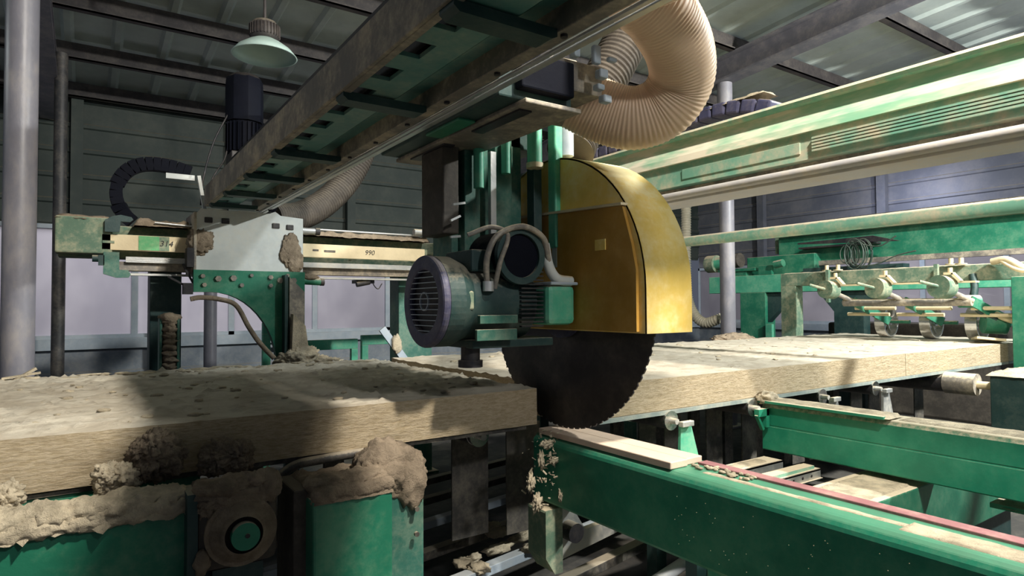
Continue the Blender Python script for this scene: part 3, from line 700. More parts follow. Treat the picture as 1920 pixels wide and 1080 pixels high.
MB().cyl((1.26, 4.50, 1.90), (2.18, 4.50, 1.90), 0.007, n=8).build('air_pipe', 'rod', t)
MB().cyl((0.35, 4.46, 1.875), (0.56, 4.46, 1.865), 0.006, n=8).build('air_pipe', 'rod', t)
mb = MB(); mb.box(1.66, 1.80, 4.5, 4.6, 1.52, 1.545); mb.cyl((1.66, 4.5, 1.51), (1.76, 4.5, 1.53), 0.02); mb.build('proximity_sensor', 'black', t)
MB().tube(spline([(1.78, 4.5, 1.54), (1.80, 4.5, 1.50), (1.83, 4.5, 1.48), (1.86, 4.5, 1.52)]), 0.004, 6).build('sensor_cable', 'black', t)
# supports
def leg(x0, x1, y0, y1, z1, label, material='teal', z0=0):
    t = thing('support_leg', label, 'support', ((x0 + x1) / 2, y0, 0)); MB().box(x0, x1, y0, y1, 0.02, z1).build('post', material, t, bevel=0.005)
    MB().box(x0 - 0.04, x1 + 0.04, y0 - 0.04, y1 + 0.04, 0, 0.02).build('foot_plate', material, t); return t
leg(0.34, 0.52, 4.62, 4.80, 1.66, 'dark green square leg under the left end of the rail', 'teal_dark')
leg(2.05, 2.34, 4.62, 4.80, 1.66, 'wide green leg under the rail left of the saw motor', 'teal')
t = thing('dusty_cover_strip', 'narrow upright green channel caked with brown fluff at the left leg', 'channel', (0.45, 4.4, 0.9))
mb = MB(); mb.box(0.375, 0.39, 4.38, 4.48, 0.0, 1.30); mb.box(0.47, 0.485, 4.38, 4.48, 0.0, 1.30); mb.box(0.39, 0.47, 4.46, 4.48, 0.0, 1.29); mb.build('channel', 'teal', t, bevel=0.003)
mb = MB()
for i in range(13): mb.lump((0.432, 4.40, 0.80 + i * 0.038), (0.042, 0.04, 0.028), 0.45, 3, i + 20, sub=3)
mb.lump((0.43, 4.40, 1.285), (0.058, 0.05, 0.03), 0.3, 3, 50, sub=3); mb.build('fluff', 'fluff_brown', t, kind='stuff')
# long drooping cable with fluff
mb = MB().tube(spline([(0.54, 4.36, 1.40), (0.60, 4.36, 1.41), (0.70, 4.36, 1.40), (0.80, 4.34, 1.36), (0.87, 4.30, 1.22), (0.92, 4.22, 1.12), (1.0, 4.18, 1.02)]), 0.016, 10, rf=None)
tag(mb.build('drooping_strap', 'fluff_brown'), 'fluff covered strap drooping from the curved bracket down to the slab', 'strap')
# dust pile at the bracket foot
mb = MB(); mb.lump((1.19, 4.3, 0.98), (0.14, 0.12, 0.10), 0.3, 3, 31, 5); mb.lump((1.32, 4.28, 0.95), (0.16, 0.10, 0.06), 0.35, 4, 32, 5); mb.prism([(1.13, 1.0), (1.25, 1.0), (1.22, 1.22), (1.14, 1.30)], 'y', 4.26, 4.33)
tag(mb.build('fluff_pile', 'fluff'), 'pale heap of mineral wool fluff at the foot of the curved bracket', 'fluff', kind='stuff')
# cable chain arc at left
mb = MB(); arcp = [(0.58, 4.75, 2.26), (0.46, 4.75, 2.29), (0.32, 4.75, 2.29), (0.22, 4.75, 2.24), (0.16, 4.75, 2.14), (0.16, 4.75, 2.04), (0.20, 4.74, 1.95), (0.26, 4.73, 1.89)]
P = resample(spline(arcp, 20), 0.045)
for a, b in zip(P, P[1:]):
    d = b - a; mb.bar(a - d * 0.02, b - d * 0.06, 0.07, 0.085)
tag(mb.build('cable_chain', 'navy'), 'dark cable drag chain arching left of the gantry end plate', 'cable chain')
t = thing('chain_bracket', 'small white bracket holding the top end of the dark cable chain', 'bracket', (0.5, 4.7, 2.2))
MB().box(0.43, 0.60, 4.68, 4.70, 2.20, 2.235).build('plate', 'white_plate', t)
# background green frame between legs, tilted scrap
def low_frame(x0, x1, y, z1, label):
    t = thing('green_stand', label, 'stand', ((x0 + x1) / 2, y, 0))
    MB().box(x0, x1, y, y + 0.05, z1 - 0.09, z1).build('top_rail', 'mint', t, bevel=0.004)
    MB().box(x0, x0 + 0.06, y, y + 0.05, 0, z1 - 0.09).build('leg', 'mint', t, bevel=0.004)
    MB().box(x1 - 0.06, x1, y, y + 0.05, 0, z1 - 0.09).build('leg', 'mint', t, bevel=0.004)
    MB().box(x0 + 0.06, x1 - 0.06, y + 0.02, y + 0.04, z1 - 0.24, z1 - 0.2).build('brace', 'panel', t)
low_frame(1.55, 2.08, 5.6, 1.05, 'low mint green stand behind the slab, left one of two')
low_frame(2.12, 2.75, 5.6, 1.08, 'low mint green stand behind the slab, right one of two')
low_frame(1.18, 1.42, 5.3, 1.22, 'short dull green stand behind the curved bracket')
t = thing('leaning_strip', 'short white metal strip leaning beside the wide green leg', 'strip', (1.9, 4.5, 1.0))
MB().bar((1.86, 4.5, 1.18), (2.74, 4.5, 0.02), 0.02, 0.055).build('strip', 'sill', t)
MB().lump((1.97, 4.48, 1.06), (0.04, 0.02, 0.07), 0.3, 3, 44, 3).build('fluff', 'fluff', t, kind='stuff')
# gantry 2 end plate on the same rail
# ------------------------------------------------------------------ second gantry on the right
t = thing('second_gantry', 'bright mint green gantry beam rising to the upper right, streaked with dust', 'gantry', (2.7, 4.4, 2.0))
Y0, Y1 = -0.8, 4.40
MB().prism([(2.62, 2.225), (2.595, 2.228), (2.585, 2.24), (2.60, 2.256), (2.64, 2.262), (2.86, 2.262), (2.86, 2.24)], 'y', Y0, Y1).build('top_lip', 'mint_dusty', t)
MB().prism([(2.62, 2.225), (2.62, 2.18), (2.585, 2.13), (2.575, 2.093), (2.86, 2.093), (2.86, 2.225)], 'y', Y0, Y1).build('upper_beam', 'mint_sill', t)
MB().prism([(2.594, 2.093), (2.590, 1.975), (2.86, 1.975), (2.86, 2.093)], 'y', Y0, Y1).build('lower_beam', 'mint_dusty', t)
MB().box(2.65, 2.86, Y0, Y1, 1.93, 1.975).build('dark_recess', 'grey_steel', t)
MB().cyl((2.575, Y0, 1.922), (2.575, Y1, 1.922), 0.02, n=20).build('round_rail', 'pale_rail', t)
MB().box(2.58, 2.78, Y0, Y1, 1.89, 1.925).build('rail_seat', 'pale_rail', t, bevel=0.003)
mb = MB()
for i in range(5):
    mb.box(2.576, 2.60, Y0, 1.50, 2.003 + i * 0.0135, 2.011 + i * 0.0135)
mb.build('louvre_strips', 'mint_dusty', t)
MB().box(2.586, 2.60, 1.56, 2.22, 2.004, 2.056).build('access_cover', 'mint_dusty', t, bevel=0.002)
slot_plate(2.27, 3.0, 1.575, 1.955, 4.40, [(2.36, 1.905, .045, .035), (2.44, 1.905, .045, .035), (2.385, 1.86, .02, .02)], t)
MB().cyl((2.10, 4.45, 1.92), (2.27, 4.45, 1.92), 0.025).build('pin', 'galv', t)
MB().lump((2.42, 4.39, 1.78), (0.07, 0.02, 0.10), 0.35, 3, 61).build('dust_patch', 'fluff_brown', t)
# cable chain lying on the second gantry
t = thing('cable_chain', 'dusty cable drag chain lying on top of the bright green gantry', 'cable chain', (2.9, 2, 2.26))
P = resample(spline([(2.98, 3.9, 2.38), (2.98, 3.2, 2.40), (2.98, 2.6, 2.425), (2.98, 2.25, 2.44), (2.98, 2.02, 2.40), (2.98, 1.90, 2.36)], 20), 0.095)
for i, (a, b) in enumerate(zip(P, P[1:])):
    MB().bar(a, b - (b - a) * 0.08, 0.13, 0.075).build('chain_link', 'violet', t, bevel=0.012)
MB().box(2.90, 3.06, 1.7, 4.3, 2.27, 2.345).build('chain_tray', 'black', t)
MB().dustcap(2.915, 3.045, 1.95, 2.6, 2.465, 0.012, 44, 0.02, 0.01).build('dust_layer', 'fluff', t)

t = thing('tie_pipe', 'long green round pipe crossing in front of the right wall', 'pipe', (4.5, 2, 1.92))
MB().cyl((4.5, -0.8, 1.915), (4.5, 4.6, 1.915), 0.046, n=32).build('pipe', 'mint_dusty', t)
mb = MB(); mb.box(4.42, 4.58, 4.55, 4.65, 0, 1.98); mb.build('post', 'teal', t)

# ------------------------------------------------------------------ slabs
def slab(x0, x1, y0, y1, z0, z1, seed, step=0.025, amp=0.006):
    mb = MB(); nx = max(2, int((x1 - x0) / step)); ny = max(2, int((y1 - y0) / step)); nz = 6; v = []
    def nz_(x, y): return noise.fractal(Vector((x * 6 + seed, y * 9, 0)), 0.7, 2.2, 6) * amp + max(0, noise.fractal(Vector((x * 26, y * 30, seed)), 0.5, 2.1, 3) - 0.28) * amp * 2.5
    for j in range(ny + 1):
        for i in range(nx + 1):
            x = x0 + (x1 - x0) * i / nx; y = y0 + (y1 - y0) * j / ny
            e = 0.0025 * noise.fractal(Vector((x * 22, y * 15, 3)), 0.7, 2.1, 4) if (i in (0, nx) or j in (0, ny)) else 0
            if j == 0: y += e * 1.2
            if j == ny: y += e * 3
            ef = min(1.0, (y - y0) / 0.12 + 0.12) if j else 0.1
            v.append((x, y, z1 + nz_(x, y) * ef + (e * 0.5 if j in (0, ny) else 0)))
    mb.add(v, [(j * (nx + 1) + i, j * (nx + 1) + i + 1, (j + 1) * (nx + 1) + i + 1, (j + 1) * (nx + 1) + i) for j in range(ny) for i in range(nx)], True)
    # front and back faces
    for j, yy in ((0, y0), (ny, y1)):
        w = []
        for k in range(nz + 1):
            for i in range(nx + 1):
                tx, ty, tz = v[j * (nx + 1) + i]; f_ = k / nz
                d = 0.004 * noise.fractal(Vector((tx * 12, (z0 + (tz - z0) * (1 - f_)) * 40, seed + j)), 0.8, 2, 4)
                w.append((tx, ty + (d if 0 < k else 0), tz + (z0 - tz) * f_))
        fs = [(k * (nx + 1) + i, (k + 1) * (nx + 1) + i, (k + 1) * (nx + 1) + i + 1, k * (nx + 1) + i + 1) for k in range(nz) for i in range(nx)]
        mb.add(w, fs if j == 0 else [f[::-1] for f in fs], True)
    for i, xx in ((0, x0), (nx, x1)):
        w = []
        for j in range(ny + 1):
            tx, ty, tz = v[j * (nx + 1) + i]; w += [(tx, ty, tz), (tx, ty, z0)]
        fs = [(2 * j, 2 * j + 1, 2 * j + 3, 2 * j + 2) for j in range(ny)]
        mb.add(w, fs if i else [f[::-1] for f in fs])
    mb.add([(x0, y0, z0), (x1, y0, z0), (x1, y1, z0), (x0, y1, z0)], [(0, 3, 2, 1)])
    return mb
SY0, SY1 = 2.145, 3.95
o = slab(-1.6, 1.577, SY0, SY1, ZT - TH, ZT, 1.0, 0.018, 0.010).build('mineral_wool_slab', 'wool'); tag(o, 'mineral wool slab in the left foreground, fluffy top partly in shade', 'slab')
o = slab(1.70, 4.668, SY0 - 0.07, SY1, ZT - TH, ZT, 5.0, 0.025, 0.005).build('mineral_wool_slab', 'wool'); tag(o, 'mineral wool slab right of the saw blade, brightly lit', 'slab')
o = slab(4.674, 7.35, SY0 - 0.07, SY1 - 0.02, ZT - TH, ZT, 9.0, 0.04, 0.005).build('mineral_wool_slab', 'wool'); tag(o, 'mineral wool slab beyond the seam, under the chrome press wheels', 'slab')
for i, (x0, x1, y0, y1) in enumerate(((4.9, 7.8, 2.9, 3.05), (5.0, 7.8, 3.35, 3.42))):
    pass
mb = MB(); mb.lump((5.35, 3.97, 0.99), (0.30, 0.10, 0.07), 0.25, 3, 71, 5); tag(mb.build('fluff_pile', 'fluff_brown'), 'low brown heap of fluff at the foot of the grey round column', 'fluff', kind='stuff')
mb = MB()
for i in range(26):
    x = random.uniform(-0.8, 1.5); y = random.uniform(3.80, 3.97); mb.lump((x, y, 1.003), (random.uniform(.02, .09), .02, random.uniform(.004, .012)), 0.5, 3, i, 2)
mb.bar((-0.28, 3.9, 1.0), (-0.20, 3.93, 1.05), 0.02, 0.012); mb.bar((-0.33, 3.9, 1.01), (-0.18, 3.9, 1.03), 0.02, 0.01)
tag(mb.build('loose_fibres', 'fluff'), 'ragged strips of loose fibre along the back edge of the left slab', 'fibres', kind='stuff')
mb = MB()
for i in range(90):
    x = random.uniform(-0.6, 1.5); y = 2.2 + 1.6 * random.random() ** 1.3; s_ = random.uniform(0.004, 0.014)
    mb.lump((x, y, 1.004), (s_ * 1.6, s_, s_ * 0.6), 0.5, 3, i, 2)
for i in range(60):
    x = random.uniform(1.9, 6.5); y = random.uniform(2.15, 3.9); s_ = random.uniform(0.004, 0.014)
    mb.lump((x, y, 1.003), (s_ * 2, s_, s_ * 0.5), 0.5, 3, i + 100, 2)
tag(mb.build('loose_crumbs', 'fluff'), 'small wool crumbs scattered over the top of the slabs', 'crumbs', kind='stuff')
for (x, y) in ((6.75, 2.12),):
    mb = MB().obox((6.45, 2.2, 1.03), (0.28, 0.2, 0.02), (0.1, 0.1, 0.5)); tag(mb.build('loose_flap', 'cream'), 'cream flap of loose material on the slab near the right portal leg', 'flap')

# ------------------------------------------------------------------ roller conveyor under the slabs
CV = thing('belt_conveyor', 'dark conveyor with rollers and hanging belts under the slabs', 'conveyor', (2, 3, 0))
t = CV
MB().box(-1.6, 1.53, SY0 + 0.012, SY1, 0.832, 0.848).build('belt', 'rubber', t)
MB().box(1.86, 7.38, SY0 - 0.078, SY1, 0.828, 0.8475).build('belt', 'belt', t)
def roller(x, z=0.80, r=0.042, y0=2.07, big=False):
    o = MB().cyl((x, y0, z), (x, 3.95, z), r, n=28).build('roller', 'black', t)
    MB().cyl((x, y0 - 0.015, z), (x, y0, z), r + 0.004, r, n=28).build('roller_rim', 'chrome', o)
    for yy in (2.32, 2.6):
        MB().ring((x, yy, z), (0, 1, 0), r - 0.002, r + 0.002, 0.006, 28).build('roller_groove', 'rod', o)
    MB().cyl((x, y0 - 0.05, z), (x, y0 - 0.015, z), 0.014, n=12).build('roller_shaft', 'galv', o)
    return o
rx = [2.30, 2.93, 3.60, 4.22]
for x in rx: roller(x)
for x in (0.4, 0.95, 1.38): roller(x, y0=2.3)
for x, mt in ((2.36, 'mint'), (3.66, 'galv'), (4.28, 'galv')):
    o = MB().prism([(x - 0.045, 0.58), (x + 0.10, 0.58), (x + 0.035, 0.78), (x - 0.035, 0.78)], 'y', 2.02, 2.035).build('roller_bracket', mt, t, bevel=0.002)
    MB().box(x - 0.05, x + 0.03, 1.995, 2.02, 0.775, 0.80).build('bracket_cap', 'galv', o, bevel=0.003)
    MB().box(x - 0.045, x + 0.13, 1.92, 2.035, 0.57, 0.58).build('bracket_foot', 'galv', o)
# big drive roller at the right
o = MB().cyl((5.25, 2.05, 0.765), (5.25, 3.9, 0.765), 0.07, n=32).build('drive_roller', 'black', t)
MB().cyl((5.25, 1.86, 0.765), (5.25, 2.06, 0.765), 0.078, n=32).build('roller_sleeve', 'grey_steel', o)
MB().cyl((5.25, 1.72, 0.765), (5.25, 1.88, 0.765), 0.028, n=16).build('roller_shaft', 'cream', o)
# hanging belts (vertical loops)
for i, (x, y0, mt, w) in enumerate(((1.20, 2.62, 'fluff_brown', .07), (1.46, 2.5, 'belt_dark', .19), (1.70, 2.42, 'belt_dark', .19), (2.55, 2.45, 'belt_dark', .13), (2.75, 2.45, 'belt_dark', .13), (3.05, 2.4, 'belt_dark', .14), (3.38, 2.4, 'belt_dark', .14), (3.9, 2.4, 'belt_dark', .14), (4.1, 2.4, 'belt_dark', .14), (4.55, 2.35, 'belt_dark', .15), (4.8, 2.35, 'belt_dark', .15), (5.5, 2.35, 'belt_dark', .15))):
    b_ = MB(); zb = 0.30 if mt != 'fluff_brown' else 0.60
    b_.box(x - w / 2, x + w / 2, y0, y0 + 0.008, zb, 0.80)
    b_.build('hanging_belt', mt, t)
for i in range(16):
    x = 0.2 + i * 0.36; MB().box(x, x + 0.09, 2.9, 2.93, 0.1, 0.80).build('inner_slat', 'rubber', t)
MB().box(-1.6, 7.38, 3.9, 3.95, 0.62, 0.82).build('rear_side_frame', 'teal_dark', t)
MB().box(-1.5, 0.30, 2.165, 2.2, 0.70, 0.845).build('front_side_frame', 'green', t, bevel=0.004)
for x in (-1.0, 1.0, 2.9, 5.0, 7.0): MB().box(x, x + 0.08, 3.9, 3.95, 0.0, 0.62).build('leg', 'teal_dark', t)
o = MB().tube(spline([(0.52, 2.13, 0.60), (0.50, 2.13, 0.74), (0.56, 2.13, 0.82), (0.68, 2.13, 0.835), (0.90, 2.13, 0.84)]), 0.016, 10).build('curved_guide', 'rubber', t)
# cross members underneath
for i, (x, y) in enumerate(((1.2, 2.45), (1.2, 2.75), (1.2, 3.1), (1.2, 3.45))):
    pass
t = thing('floor_grate', 'slatted frame on the floor below the saw, two slats pale as if lit, scattered with fluff', 'grate', (1.6, 3, 0.1))
for i in range(6):
    y = 1.95 + i * 0.33; mb = MB(); mb.bar((0.4, y - 0.12, 0.20), (3.2, y + 0.42, 0.20), 0.055, 0.04); mb.build('slat', 'sill' if i in (1, 3) else 'rubber', t, bevel=0.003)  # pale slats paint the lit strips, the others are kept dark
for x in (0.5, 3.1): MB().box(x, x + 0.08, 1.7, 4.2, 0.0, 0.18).build('bearer', 'teal_dark', t)
mb = MB()
for i in range(14): mb.lump((1.25 + random.uniform(-.25, .55), 2.4 + random.uniform(-.15, .35), 0.225), (random.uniform(.02, .09), random.uniform(.02, .05), .02), 0.5, 3, i, 3)
mb.build('fluff', 'fluff', t, kind='stuff')

# ------------------------------------------------------------------ near green machinery
t = thing('cutting_table_beam', 'dark green beam in the lower right foreground carrying cream anvil strips', 'beam', (1.7, 1.2, 0.0))
X0, X1 = 1.57, 1.80
prof = [(X0, 0.54), (X0, 0.79), (X0 + 0.02, 0.81), (X1 - 0.02, 0.81), (X1, 0.79), (X1, 0.54)]
MB().prism(prof, 'y', -0.3, 2.16).build('beam_body', 'green_bare', t, bevel=0.012)
MB().box(1.582, 1.665, 1.42, 2.14, 0.811, 0.835).build('anvil_strip', 'anvil', t, bevel=0.003, label='cream anvil strip nearest the camera')
MB().box(1.672, 1.75, 1.43, 2.14, 0.811, 0.833).build('anvil_strip', 'anvil', t, bevel=0.003)
MB().box(1.715, 1.76, 0.30, 1.42, 0.808, 0.818).build('pink_strip', 'pink', t, bevel=0.002)
MB().dustcap(1.60, 1.70, -0.1, 0.75, 0.809, 0.006, 5, 0.012, 0.02).build('dust_layer', 'fluff', t)
MB().dustcap(1.63, 1.675, 0.7, 1.35, 0.809, 0.005, 6, 0.01, 0.012).build('dust_layer', 'fluff', t)
mb = MB()
for i in range(22): mb.lump((random.uniform(1.66, 1.72), random.uniform(1.2, 1.42), 0.815), (random.uniform(.004, .012), random.uniform(.004, .016), .005), 0.5, 3, i, 2)
mb.build('chips', 'fluff', t, kind='stuff')
mb = MB()
for i in range(55):
    mb.obox((1.5695, random.uniform(0.6, 1.4), random.uniform(0.56, 0.76)), (0.001, 0.0018, 0.0014), (random.random(), 0, 0))
mb.build('specks', 'cream', t, kind='stuff')
for y in (0.0, 0.7): MB().box(1.62, 1.75, y - 0.06, y + 0.06, 0, 0.54).build('leg', 'teal_dark', t)
# bracket box beneath it
t = thing('bracket_box', 'dusty green box bracket hanging under the dark green beam', 'bracket', (1.6, 2.1, 0.4))
mb = MB(); mb.prism([(1.525, 0.34), (1.57, 0.27), (1.61, 0.27), (1.61, 0.53), (1.525, 0.53)], 'y', 2.02, 2.14); mb.build('box', 'sage', t, bevel=0.01)
mb = MB(); mb.prism([(1.60, 0.27), (2.05, 0.34), (2.05, 0.40), (1.80, 0.38), (1.70, 0.53), (1.60, 0.53)], 'y', 2.10, 2.13); mb.build('gusset', 'galv', t, bevel=0.004)
MB().cyl((1.70, 2.04, 0.40), (1.70, 2.10, 0.40), 0.04).build('cap', 'black', t)
# second beam
t = thing('cross_beam', 'bright green box beam at the right, its end with a small roller', 'beam', (3.1, 1.4, 0.0))
mb = MB(); mb.prism([(3.0, 0.575), (3.0, 0.70), (3.004, 0.705), (3.0, 0.71), (3.0, 0.80), (3.015, 0.82), (3.19, 0.82), (3.20, 0.80), (3.20, 0.575)], 'y', -0.3, 2.05)
mb.build('beam_body', 'green_clean', t, bevel=0.006)
MB().box(2.975, 3.12, 1.42, 2.12, 0.823, 0.838).build('top_plate', 'green_clean', t, bevel=0.003)
MB().dustcap(2.985, 3.13, 1.40, 2.11, 0.838, 0.008, 15, 0.02, 0.01).build('dust_layer', 'fluff', t)
MB().dustcap(3.02, 3.19, 0.0, 1.40, 0.821, 0.006, 16, 0.02, 0.01).build('dust_layer', 'fluff', t)
MB().lump((3.03, 2.04, 0.845), (0.07, 0.05, 0.035), 0.3, 3, 81).build('fluff', 'fluff', t, kind='stuff')
mb = MB(); mb.box(2.90, 2.99, 2.0, 2.03, 0.76, 0.80); mb.box(2.965, 2.99, 2.0, 2.03, 0.70, 0.80); mb.bar((2.90, 2.015, 0.77), (2.95, 2.015, 0.69), 0.02, 0.015); mb.build('bracket', 'green_clean', t, bevel=0.002)
for y in (-0.2, 0.2): MB().box(3.05, 3.15, y - 0.06, y + 0.06, 0, 0.575).build('leg', 'teal_dark', t)
# perforated channels between the beams
t = thing('perforated_channel', 'pair of dusty galvanised channels with a row of holes between the green beams', 'channel', (2.6, 1.8, 0.5))
for k_, y in enumerate((1.92, 1.72)):
    o = MB(); o.box(1.95, 2.98, y, y + 0.11, 0.535, 0.545); o.box(1.95, 2.98, y, y + 0.006, 0.49, 0.545); o.box(1.95, 2.98, y - 0.012 * (k_), y, 0.50, 0.503); o = o.build('channel', 'galv', t, bevel=0.002)
    mb = MB()
    for i in range(13): mb.cyl((2.0 + i * 0.075, y - 0.001, 0.52), (2.0 + i * 0.075, y + 0.001, 0.52), 0.007, n=14)
    if k_: mb.build('hole_row', 'black', o)
MB().box(2.10, 2.95, 1.735, 1.79, 0.5455, 0.56).build('rib', 'mint_dusty', t)
MB().dustcap(1.95, 2.9, 1.93, 2.03, 0.546, 0.006, 22, 0.02, 0.01).build('dust_layer', 'fluff', t)
for y in (1.75, 1.97): MB().box(2.1, 2.16, y, y + 0.06, 0, 0.49).build('leg', 'teal_dark', t)
t = thing('wide_cross_member', 'wide green box member with a cream dusty top below the bright beam', 'beam', (3, 1.4, 0))
MB().box(1.95, 4.3, 1.30, 1.58, 0.26, 0.545).build('box_member', 'green', t, bevel=0.006)
MB().dustcap(1.95, 4.3, 1.31, 1.57, 0.546, 0.006, 26, 0.03, 0.01).build('dust_layer', 'fluff', t)
MB().box(2.0, 4.2, 1.35, 1.5, 0, 0.26).build('pedestal', 'teal_dark', t)
t = thing('cream_topped_plate', 'cream dust covered plate at the right edge under the bright beam', 'plate', (3.3, 1, 0))
MB().box(3.08, 4.3, 0.86, 1.06, 0.51, 0.53).build('plate', 'green', t)
MB().dustcap(3.08, 4.3, 0.865, 1.055, 0.53, 0.012, 27, 0.03, 0.01).build('dust_layer', 'fluff', t)
MB().box(3.3, 3.36, 0.9, 1.0, 0, 0.51).build('leg', 'teal_dark', t)
t = thing('lower_green_plate', 'green plate with fluff at the bottom edge under the dark beam', 'plate', (1.4, 1.3, 0))
MB().box(1.30, 1.93, 1.05, 1.42, 0.20, 0.24).build('plate', 'mint', t, bevel=0.004)
MB().dustcap(1.32, 1.75, 1.10, 1.40, 0.24, 0.01, 29, 0.02, 0.03).build('dust_layer', 'fluff', t)
MB().box(1.4, 1.5, 1.1, 1.3, 0, 0.2).build('leg', 'teal_dark', t)
t = thing('floor_pipe', 'pale round pipe running low beneath the green bracket box', 'pipe', (2, 1.8, 0.2))
MB().cyl((0.9, 1.62, 0.17), (2.6, 2.05, 0.17), 0.028).build('pipe', 'pale_rail', t)
for x in (1.0, 2.4): MB().box(x, x + 0.05, 1.6 + (x - .9) * .25, 1.68 + (x - .9) * .25, 0, 0.145).build('saddle', 'teal_dark', t)

# left foreground: frame beam, bearing, gearbox boxes
t = thing('frame_beam', 'green frame beam at the lower left with a thick roll of dust on top', 'beam', (-0.4, 1.95, 0))
MB().box(-1.3, 0.235, 1.90, 2.02, 0.60, 0.815).build('beam_body', 'green', t, bevel=0.008)
MB().dustcap(-1.3, 0.235, 1.885, 2.03, 0.815, 0.045, 33, 0.012, 0.03).build('dust_layer', 'fluff', t)
mb = MB().roll((-1.2, 1.935, 0.835), (0.245, 1.935, 0.838), 0.052, 0.034, 5); mb.roll((-1.2, 1.895, 0.818), (0.24, 1.895, 0.82), 0.016, 0.022, 6, amp=0.7)
mb.build('fluff', 'fluff', t, kind='stuff')
for x in (-1.0, 0.0): MB().box(x, x + 0.08, 1.92, 2.0, 0, 0.60).build('leg', 'teal_dark', t)
t = thing('bearing_housing', 'square flange bearing caked in dust with a round green cap', 'bearing', (0.36, 1.85, 0.75))
mb = MB(); mb.box(0.245, 0.455, 1.84, 1.90, 0.645, 0.86); fl = mb.build('flange', 'hose_dark', t, bevel=0.025)
MB().box(0.225, 0.25, 1.84, 1.95, 0.60, 0.86).build('side_plate', 'teal_dark', t)
mb = MB(); mb.lathe([(0.082, 1.842), (0.080, 1.825), (0.060, 1.818), (0.056, 1.80), (0.048, 1.795)], (0.355, 0, 0.745), axis='y'); mb.build('boss', 'fluff_brown', t)
MB().cyl((0.358, 1.788, 0.742), (0.358, 1.81, 0.742), 0.036, n=36).build('end_cap', 'green_clean', t, bevel=0.004)
MB().cyl((0.362, 1.785, 0.744), (0.362, 1.79, 0.744), 0.006).build('centre_pin', 'black', t)
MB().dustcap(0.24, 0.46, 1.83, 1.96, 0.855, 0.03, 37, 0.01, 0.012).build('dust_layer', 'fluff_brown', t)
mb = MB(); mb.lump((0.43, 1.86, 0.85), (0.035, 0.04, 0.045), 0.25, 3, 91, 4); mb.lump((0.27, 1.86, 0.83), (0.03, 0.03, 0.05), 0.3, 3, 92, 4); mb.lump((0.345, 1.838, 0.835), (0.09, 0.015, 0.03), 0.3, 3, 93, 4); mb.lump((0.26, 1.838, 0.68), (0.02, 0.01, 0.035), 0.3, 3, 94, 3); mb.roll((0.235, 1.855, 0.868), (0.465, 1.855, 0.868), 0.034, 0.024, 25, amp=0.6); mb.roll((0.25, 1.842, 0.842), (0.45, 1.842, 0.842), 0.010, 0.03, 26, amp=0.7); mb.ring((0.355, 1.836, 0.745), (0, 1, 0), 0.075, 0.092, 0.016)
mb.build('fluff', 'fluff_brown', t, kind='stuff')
MB().box(0.29, 0.42, 1.87, 1.93, 0.0, 0.64).build('bearing_pedestal', 'teal_dark', t)
t = thing('gearbox', 'tall square green gearbox topped with a dusty fluff layer, left of two', 'gearbox', (0.65, 1.9, 0))
MB().box(0.535, 0.775, 1.79, 2.08, 0.30, 0.80).build('housing', 'green', t, bevel=0.008)
MB().dustcap(0.535, 0.778, 1.785, 2.08, 0.80, 0.035, 41, 0.01, 0.008).build('dust_layer', 'fluff_brown', t)
mb = MB().roll((0.53, 1.80, 0.812), (0.785, 1.80, 0.812), 0.018, 0.022, 15); mb.roll((0.53, 1.87, 0.825), (0.785, 1.87, 0.825), 0.06, 0.026, 16); mb.build('fluff', 'fluff_brown', t, kind='stuff')
MB().box(0.50, 0.545, 1.86, 2.05, 0.30, 0.82).build('side_flange', 'hose_dark', t, bevel=0.006)
MB().box(0.56, 0.75, 1.85, 2.05, 0, 0.30).build('base', 'teal_dark', t)
t = thing('drive_cover', 'green drive cover with a rounded mound of dust on top, right of the gearbox', 'cover', (0.86, 1.9, 0))
MB().box(0.79, 0.925, 1.88, 2.06, 0.36, 0.75).build('housing', 'teal', t, bevel=0.012)
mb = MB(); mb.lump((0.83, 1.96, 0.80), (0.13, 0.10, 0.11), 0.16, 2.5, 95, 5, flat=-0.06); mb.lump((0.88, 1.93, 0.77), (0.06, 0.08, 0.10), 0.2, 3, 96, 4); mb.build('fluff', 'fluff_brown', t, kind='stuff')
mb = MB()
for z in (0.70, 0.62): mb.cyl((0.885, 1.852, z), (0.885, 1.862, z), 0.008, n=10)
mb.build('bolt', 'rubber', t)
MB().box(0.80, 0.90, 1.88, 2.0, 0, 0.36).build('base', 'teal_dark', t)
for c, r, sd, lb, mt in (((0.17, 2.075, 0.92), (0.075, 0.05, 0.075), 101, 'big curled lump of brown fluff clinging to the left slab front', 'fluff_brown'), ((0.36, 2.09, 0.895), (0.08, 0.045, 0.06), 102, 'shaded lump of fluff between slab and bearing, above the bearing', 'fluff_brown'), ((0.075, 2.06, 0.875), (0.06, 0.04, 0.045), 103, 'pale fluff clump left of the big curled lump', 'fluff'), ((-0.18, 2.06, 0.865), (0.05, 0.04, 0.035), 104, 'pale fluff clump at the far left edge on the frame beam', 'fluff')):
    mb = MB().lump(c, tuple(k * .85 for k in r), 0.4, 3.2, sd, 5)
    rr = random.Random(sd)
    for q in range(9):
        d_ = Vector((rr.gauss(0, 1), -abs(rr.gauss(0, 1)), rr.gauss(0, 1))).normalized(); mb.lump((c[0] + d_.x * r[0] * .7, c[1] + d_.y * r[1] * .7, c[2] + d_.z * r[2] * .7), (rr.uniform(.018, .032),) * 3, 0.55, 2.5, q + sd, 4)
    tag(mb.build('fluff_clump', mt), lb, 'fluff', kind='stuff')

